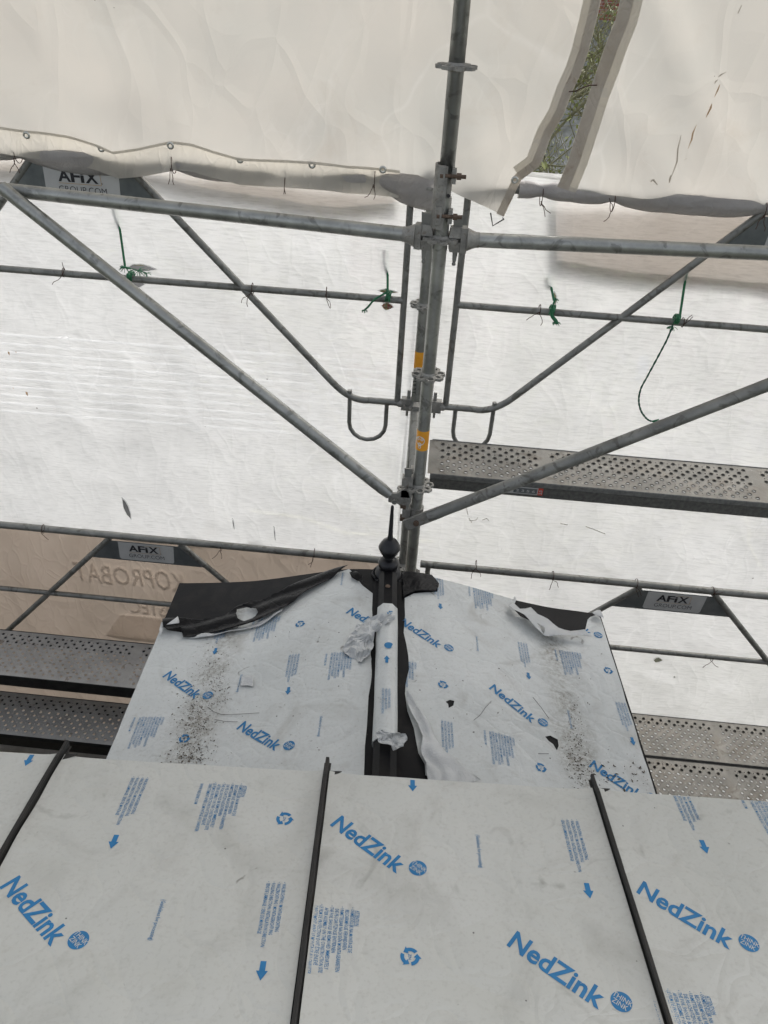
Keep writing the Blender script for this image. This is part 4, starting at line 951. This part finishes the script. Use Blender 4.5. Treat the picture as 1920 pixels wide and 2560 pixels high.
a_, b_ = Dn(zb(205, 650)); IR.append(logo(a_-.095, b_-.135))
for q in (z8(655, 1183), z8(1280, 1710), zb(382, 950)): IR.append(recyc(*Dn(q)))
for q in (z8(878, 875), z8(1462, 1345)): IR.append(guide(*Dn(q)))
build('film_print', print_mesh(IR, dmap, lambda a, b: inside((b, -a), rpo) and not any(inside((b, -a), h) for h in rh), .03), ['blue', 'film2'], fr2)
# black backing folded down along the torn top edge of the left film
BP = [z7(*q) for q in [(22, 495), (150, 485), (300, 478), (450, 455), (545, 400), (700, 360), (850, 290), (1000, 210), (1150, 150), (1305, 112), (1240, 165), (1130, 235), (1000, 310), (930, 365), (855, 415), (790, 455), (700, 505), (610, 535), (500, 560), (360, 582), (230, 600), (165, 606), (150, 545), (62, 576), (30, 545)]]
patch('folded_black_film', BP, [[z7(*q) for q in [(540, 415), (600, 402), (670, 420), (688, 450), (650, 490), (590, 508), (545, 490), (532, 450)]]], lambda u, v: .008+.010*abs(math.sin((v*1.0-u*.35+.03*ns(u, v, 8, 6))*42)), 'bfilm', dm, .012, seed=5, amp=.012, af=5, th=.0015, jag=(.02, .006))
WP = [z7(*q) for q in [(165, 606), (230, 598), (380, 580), (500, 558), (620, 530), (700, 500), (780, 455), (855, 405), (850, 425), (760, 490), (690, 528), (620, 550), (480, 572), (390, 590), (300, 608), (200, 605)]]
patch('torn_film_edge', WP, [], lambda u, v: .010, 'crum', dm, .010, seed=6, amp=.012, af=18, th=.001, jag=(.015, .003))
patch('torn_film_edge', [z7(*q) for q in [(62, 574), (140, 515), (150, 545), (148, 560)]], [], lambda u, v: .05, 'crum', dm, .012, seed=6, amp=.006, th=.001, jag=(.015, .002))
patch('torn_film_edge', [z7(*q) for q in [(2, 505), (40, 505), (25, 560), (5, 600), (0, 560)]], [], lambda u, v: .012, 'crum', dm, .012, seed=6, amp=.006, th=.001, jag=(.015, .002))
# black scrap under the finial, right and left
patch('folded_black_film', [z8(*q) for q in [(400, 462), (490, 470), (580, 486), (626, 548), (622, 572), (600, 598), (480, 598), (420, 622), (400, 640), (392, 560)]], [], lambda u, v: .010, 'bfilm', dm, .014, seed=8, amp=.010, af=9, th=.001, jag=(.02, .003))
patch('folded_black_film', [z8(*q) for q in [(62, 482), (100, 480), (140, 512), (150, 545), (110, 530), (75, 515)]], [], lambda u, v: .012, 'bfilm', dm, .010, seed=9, amp=.014, af=20, th=.001, jag=(.02, .006))
# loose flap at the right
patch('torn_film_flap', [z8(*q) for q in [(1100, 640), (1112, 660), (1100, 690), (1130, 730), (1200, 722), (1240, 770), (1310, 800), (1380, 850), (1460, 868), (1545, 868), (1590, 905), (1500, 895), (1380, 905), (1290, 905), (1220, 850), (1150, 780), (1085, 740), (1060, 700), (1085, 685)]], [[z8(*q) for q in [(1235, 830), (1285, 860), (1282, 895)]]], lambda u, v: .018, 'crum', dm, .012, seed=11, amp=.035, af=9, th=.001, jag=(.02, .004))
patch('torn_film_flap', [zb(*q) for q in [(240, 520), (285, 495), (310, 490), (345, 560), (300, 545), (260, 535)]], [], lambda u, v: .014, 'crum', dm, .010, seed=12, amp=.02, th=.001, jag=(.02, .003))
# long loose strip beside the ridge at the right
patch('torn_film_flap', [z8(*q) for q in [(416, 1240), (450, 1275), (505, 1370), (560, 1450), (620, 1560), (690, 1665), (780, 1740), (880, 1812), (760, 1860), (560, 1850), (545, 1790), (543, 1700), (505, 1630), (520, 1540), (480, 1440), (432, 1350)]], [], lambda u, v: .006+.012*abs(math.sin((u*1.3+v*.42+.05*ns(u, v, 1, 9))*48)), 'crum', dm, .009, seed=14, amp=.018, af=16, th=.001, jag=(.02, .004))
patch('torn_film_flap', [z7(*q) for q in [(560, 938), (570, 880), (610, 872), (652, 882), (648, 942), (600, 935)]], [], lambda u, v: .006, 'crum', dm, .008, seed=15, amp=.01, af=20, th=.001, jag=(.01, .002))
# thin scratches and twigs lying on the film
m = MB()
for o_, ps in ((z7, [(332, 1080), (370, 1110), (430, 1132), (560, 1128), (690, 1120)]), (z7, [(380, 1165), (450, 1178), (540, 1182)]), (z8, [(960, 1292), (925, 1330), (890, 1380), (850, 1412)]), (z8, [(1228, 1265), (1280, 1330), (1330, 1400)]), (z8, [(1262, 1625), (1328, 1625)])):
    m.tube([ds(*duv(*o_(*q)), .006) for q in ps], .0007, 5)
    build('scratch_mark', m, 'dark', dm); m = MB()
# moss and dirt crumbs lying on the film
m = MB(); rr = random.Random(12)
def crumbs(cx, cy, sx, sy, n_, smax=.007):
    for _ in range(n_):
        x, y = rr.gauss(cx, sx), rr.gauss(cy, sy); u, v = duv(x, y, 5)
        if not (UL+.02 < u < UR-.02): continue
        s_ = rr.uniform(.0008, smax*.75)*rr.random()**2; c = ds(u, v, .004); t = rr.uniform(0, 3.1); A_ = (HD*math.cos(t)+S2*math.sin(t))*s_*1.6; B_ = (S2*math.cos(t)-HD*math.sin(t))*s_*.7
        m.add([c-A_, c+B_*rr.random(), c+A_, c-B_, c+UP*s_*.8], [(0, 3, 4), (3, 2, 4), (2, 1, 4), (1, 0, 4)])
for cx, cy, sx, sy, n_, s_ in [(520, 1680, 22, 40, 600, .004), (490, 1800, 28, 45, 1100, .005), (480, 1890, 30, 20, 500, .006), (550, 1720, 14, 30, 260, .005), (1440, 1850, 14, 55, 420, .005), (1450, 1930, 20, 28, 300, .006), (1560, 1930, 40, 30, 160, .009), (700, 1700, 180, 140, 260, .004), (1300, 1700, 150, 140, 200, .004)]:
    crumbs(cx, cy, sx, sy, n_, s_)
G['moss'] = mat('dry_moss_crumbs', (.07, .058, .04), (.17, .14, .10), .9, 0, 60)
tag(build('moss_crumbs', m, 'moss', None, P2), 'scattered crumbs of dark moss and dirt on the pale dormer film', 'moss crumbs', None, 'stuff')

# ridge cap
def sec_cap(w_, h_): return [(-w_*1.55, .001), (-w_, .002), (-w_, h_*.55), (-w_*.45, h_), (w_*.45, h_), (w_, h_*.55), (w_, .002), (w_*1.55, .001)]
def extr(sec, v0, v1, n_=1, base=.006, wob=0, smooth=False):
    m = MB(); vs = []; zr_ = zprof(0)
    for i in range(n_+1):
        v = v0+(v1-v0)*i/n_; dx = RX(v)
        for x, h in sec: w_ = wob*ns(v*1, x*30, 2, 6); vs.append(P2+HD*(x+dx+w_)+S2*v+UP*(zr_+base+h+w_*.7))
    k = len(sec); m.add(vs, [(i*k+j, i*k+j+1, (i+1)*k+j+1, (i+1)*k+j) for i in range(n_) for j in range(k-1)], smooth); m.add(vs[:k], [tuple(range(k))]); m.add(vs[-k:], [tuple(reversed(range(k)))]); return m
cv0 = duv(*z8(305, 520)); cv1 = duv(*z8(300, 735)); cv2 = duv(*z8(285, 1500)); cv3 = duv(*z8(275, 1780))
print('ridge', cv0, cv1, cv2, cv3)
def RX(v): return cv1[0]+(cv2[0]-cv1[0])*(v-cv1[1])/(cv2[1]-cv1[1])*1.0
rc = build('ridge_cap', extr(sec_cap(.036, .048), -.02, VE), 'zinc', dm)
cf = build('protective_film', extr([(x*1.06, h*1.05+.0015) for x, h in sec_cap(.036, .048)[1:-1]], cv1[1], cv2[1]-.06, 30, .006, .0025, True), 'film2', rc)
zt = zprof(0)+.006+.048*1.05
def capmap(a, b, l): v = -a; return P2+HD*(b+RX(v))+S2*v+UP*(zt+.0025+l)
ca = -cv1[1]; cb = -cv2[1]
pm_ = MB()
IC = []
vs, fs = roll(0, 0, False); IC.append(([(cb-.30+(.196-x), .0175+y) for x, y in vs], fs))
vs, fs = disc((ca+(cb-ca)*.40, .006), .016); IC.append(([(x, y) for x, y in vs], fs)); IC.append(([((ca+.06)+(x-ca)*1.0, y) for x, y in recyc(ca, .012, .8)[0]], recyc(ca, .012, .8)[1]))
IC.append(([(cb-.14+x*.8, .014+y) for x, y in _roll[0]], _roll[1]))
build('film_print', print_mesh(IC, capmap, lambda a, b: -.018 < b < .018), ['blue', 'film2'], cf)
def crumple(pts3, seed, amp, name='torn_film', mt='crum', n_=14):
    """loose crumpled scrap spanned over a closed outline of 3-D points"""
    c = sum(pts3, Vector())/len(pts3); vs = []; fs = []; rr = random.Random(seed); L = len(pts3); pp = []
    for i in range(L):
        a, b = pts3[i], pts3[(i+1) % L]
        for k in range(4): pp.append(a+(b-a)*k/4)
    L = len(pp); RN = 7
    nn = ((pts3[1]-c).cross(pts3[3 % len(pts3)]-c)).normalized()
    if nn.dot(UP) < 0: nn = -nn
    for j in range(RN+1):
        for i in range(L):
            p = pp[i]+(c-pp[i])*(j/RN); q = p*38; d_ = noise.noise(q+Vector((seed, 0, 0)))*amp+abs(noise.noise(p*70+Vector((0, seed, 0))))*amp*.7
            vs.append(p+nn*d_+Vector((noise.noise(q*1.3), noise.noise(q*1.1), 0))*amp*.3)
    for j in range(RN):
        for i in range(L): fs.append((j*L+i, j*L+(i+1) % L, (j+1)*L+(i+1) % L, (j+1)*L+i))
    m = MB(); m.add(vs, fs, False); o_ = build(name, m, mt, dm); thick(o_, .001); return o_
def lp(o_, pts, lf): # pixels lifted lf above the ridge plane
    return [onP(*o_(*q), P2+UP*(zprof(0)+l_), UP) for q, l_ in zip(pts, lf)]
s1_ = [(240, 728), (350, 735), (350, 765), (262, 770), (248, 800), (215, 850), (208, 960), (165, 1005), (135, 1042), (105, 1015), (30, 985), (25, 945), (60, 870), (110, 800), (175, 760)]
crumple(lp(z8, s1_, [.07, .07, .062, .062, .055, .05, .03, .02, .012, .012, .012, .012, .02, .035, .055]), 3, .022)
s2_ = [(225, 1490), (270, 1462), (345, 1490), (415, 1490), (420, 1530), (395, 1575), (340, 1602), (315, 1575), (240, 1545)]
crumple(lp(z8, s2_, [.068, .095, .09, .07, .05, .055, .07, .08, .072]), 5, .020)
m = MB(); sq = ds(0, cv1[1]*.55); c = P2+HD*RX(cv0[1]*1.2)+S2*(cv1[1]*.62)+UP*(zprof(0)+.056); m.lathe([(.010, 0), (.009, .003), (.004, .004), (0, .004)], c, UP, 12); build('screw', m, 'rust', rc)

# finial
zt_ = lambda x, y: onY(x, y, FB.y).z
FB = P2+HD*RX(0)*1.0+UP*zprof(0)+S2*(-.035)
hs_ = {k: (onY(978, y, FB.y).z-FB.z) for k, y in dict(tip=1264, sb=1345, bt=1349, bm=1370, bb=1388, n=1396, ct=1398, cm=1408, cbb=1418, base=1446).items()}
print('finial heights', {k: round(v, 3) for k, v in hs_.items()}, FB)
h_ = hs_
m = MB(); m.lathe([(.062, -.05), (.060, -.02), (.056, 0), (.050, .035), (.040, h_['cbb']-.012), (.034, h_['cbb']-.004), (.037, h_['cbb']), (.041, h_['cm']-.008), (.0425, h_['cm']), (.040, h_['cm']+.008), (.030, h_['ct']-.002), (.016, h_['ct']+.004), (.0135, h_['n']), (.0135, h_['bb']-.006)], FB, Z, 32)
fin = build('finial', m, 'blk', dm)
bt, bb, bm_ = h_['bt'], h_['bb'], (h_['bt']+h_['bb'])/2
m = MB(); m.lathe([(.013, bb-.008), (.024, bb-.004), (.036, bb+(bm_-bb)*.45), (.0425, bm_-.004), (.0445, bm_), (.0425, bm_+.004), (.037, bm_+(bt-bm_)*.42), (.0345, bm_+(bt-bm_)*.5), (.030, bm_+(bt-bm_)*.72), (.018, bt-.002), (.012, bt+.004)], FB, Z, 32); build('ball', m, 'blk', fin)
m = MB(); m.lathe([(.0145, bt-.004), (.012, bt+.008), (.0095, bt+.02), (.0062, h_['tip']-.006), (.005, h_['tip']-.001), (0, h_['tip'])], FB+HD*.0, Z, 18); build('spike', m, 'blk', fin)
m = MB(); rr = random.Random(4)
for k in range(40):
    t = 2*math.pi*k/40; p = FB+Vector((.060*math.cos(t), .060*math.sin(t), -.005)); u_ = (p-P2).dot(HD); v_2 = (p-P2).dot(S2); q = ds(u_, v_2, .004); m.lathe([(0, -.004), (.006, -.002), (.007, .002), (.003, .006), (0, .007)], q+Z*rr.uniform(-.002, .004), UP, 6)
build('weld_bead', m, 'blk', fin)
# ================================================================== beyond the netting
# building under the roofs
m = MB(); w0 = fp(aedge(-3), -3, 0)
m.add([Vector((-6, .95, 0)), Vector((6, 1.5, 0)), Vector((6, 1.5, 6.6)), Vector((-6, .95, 6.4))], [(0, 1, 2, 3)])
m.box((P2.x+.1, 1.85, 3.0), 1.6, 1.0, 6.0)
tag(build('house_wall', m, 'wall', None, (0, 1.2, 0)), 'dark wall of the house below the roofs, mostly hidden', 'wall')
# white fence of bar panels
def panel(p0, p1, lab):
    p0, p1 = Vector(p0), Vector(p1); d_ = (p1-p0).normalized(); L = (p1-p0).length
    o = root('fence_panel', p0, lab, 'fence', 'white fence panels seen through the netting')
    for p in (p0, p1-d_*.06): build('post', MB().tube([p, p+Z*2.0], .075, 8), 'fence', o)
    m = MB()
    for k in range(10): z_ = .12+k*.205; m.tube([p0+Z*z_, p1+Z*z_], .030, 6, caps=False)
    build('bars', m, 'fence', o)
fx = [(-13.2, 14.4), (-10.4, 14.45), (-7.6, 14.5), (-5.0, 14.55), (-2.3, 14.6), (.35, 14.6), (3.0, 14.6)]
fl_l = ['leftmost white fence panel behind the left netting', 'white fence panel behind the left netting beside the leftmost one', 'white fence panel behind the netting under the straight left brace', 'white fence panel faint behind the centre of the left netting', 'white fence panel behind the left U-shaped hooks', 'white fence panel behind the right U-shaped hooks']
def gp(x, y): return onZ(x, y, CZ)
for i in range(6): panel((*fx[i], 0), (*fx[i+1], 0), fl_l[i])
panel((3.05, 14.6, 0), (4.6, 17.2, 0), 'white fence panel turning away behind the slanting blue-and-red board'); panel((4.65, 17.25, 0), (6.2, 19.9, 0), 'farthest white fence panel behind the hanging green rope')
m = MB(); b0 = Vector((3.9, 15.2, .5)); b1 = Vector((4.6, 16.2, .5))
for k, mt in ((0, 'white'), (1, 'red'), (2, 'white'), (3, 'rail_blue')):
    pass
m.cm = 0; m.box((4.3, 15.6, 1.2), .9, .12, 1.9, ((b1-b0).normalized(), Vector((-.7, .7, 0)).normalized(), Z)); m.cm = 1; m.box((4.27, 15.52, .55), .92, .12, .25, ((b1-b0).normalized(), Vector((-.7, .7, 0)).normalized(), Z)); m.cm = 2; m.box((4.5, 15.75, 1.7), .6, .2, .6, ((b1-b0).normalized(), Vector((-.7, .7, 0)).normalized(), Z))
tag(build('site_board', m, ['white', 'red', 'rail_blue'], None, (4.2, 15.5, 0)), 'faint white board with blue and red patches behind the right netting', 'board')
# red brick building seen at the top of the slit
m = MB(); m.box((6, 24, 5.5), 16, 4, 11); m.box((6, 19.6, 2.3), 16, 4.6, 4.6)
o = root('brick_house', (6, 22, 0), 'red brick house seen through the top of the slit between the tarpaulins', 'house')
build('wall', m, 'brick', o)
m = MB(); m.plate([(-2.4, 22.0, 7.62), (14.4, 22.0, 7.62), (14.4, 16.8, 4.4), (-2.4, 16.8, 4.4)], .12, (0, -.5, .86)); build('roof', m, 'slate', o)
m = MB(); m.box((6, 21.93, 9.6), 16, .1, .22); m.box((1.6, 21.95, 6.2), 1.1, .06, 1.5); m.box((5.4, 21.95, 6.2), 1.1, .06, 1.5); build('trim', m, 'pave', o)
# trees seen through the slit
def tree(x, y, H, seed, lab, spread=1.3, dens_=1.0, kind='leaf'):
    rr = random.Random(seed); o = root('garden_tree', (x, y, 0), lab, 'tree', 'trees behind the sheeting'); tr = MB(); tw = MB(); lf = MB()
    tips = []
    def br(p, d, L, r, lv):
        if p.y < 5.0 or p.z > 9.0-.063*p.y: return
        pts = [p]; dd_ = d.copy(); n_ = 4
        for i in range(n_): dd_ = (dd_+Vector((rr.uniform(-1, 1), rr.uniform(-1, 1), rr.uniform(-.5, .7)))*.22).normalized(); pts.append(pts[-1]+dd_*L/n_)
        (tr if lv < 2 else tw).tube(pts, [r*(1-.5*i/n_) for i in range(n_+1)], 7 if lv < 2 else 4, caps=False)
        if lv >= 4: tips.append((pts[-1], dd_)); tips.append((pts[2], dd_)); return
        for k in range((7, 6, 5, 5)[lv] if lv < 4 else 4):
            i = rr.randint(1, n_); q = Vector((rr.uniform(-1, 1), rr.uniform(-1, 1), rr.uniform(-.25, .8))).normalized(); br(pts[i], (dd_*.55+q*.8).normalized(), L*rr.uniform(.5, .72), r*.45, lv+1)
    br(Vector((x, y, 0)), Z, H*.62, H*.016, 0)
    for p, d in tips:
        for k in range(int(4*dens_)):
            c = p+Vector((rr.gauss(0, .06), rr.gauss(0, .06), rr.gauss(0, .06))); a = Vector((rr.uniform(-1, 1), rr.uniform(-1, 1), rr.uniform(-1, 1))).normalized(); b = a.orthogonal().normalized(); s_ = rr.uniform(.012, .034)
            lf.add([c-a*s_, c+b*s_*.5, c+a*s_, c-b*s_*.5], [(0, 1, 2, 3)])
    build('trunk', tr, 'bark', o); build('twigs', tw, 'bark', o); build('crown', lf, kind, o)
tree(1.25, 8.3, 9.4, 3, 'nearest twiggy tree with yellow-green buds filling the slit between the tarpaulins')
tree(1.9, 11.0, 9.6, 5, 'tangled bare tree behind the nearer one in the slit')
tree(.75, 7.2, 7.9, 8, 'low mossy tree at the bottom of the slit')
tree(4.2, 15.0, 9.0, 11, 'far tree before the brick house in the slit')
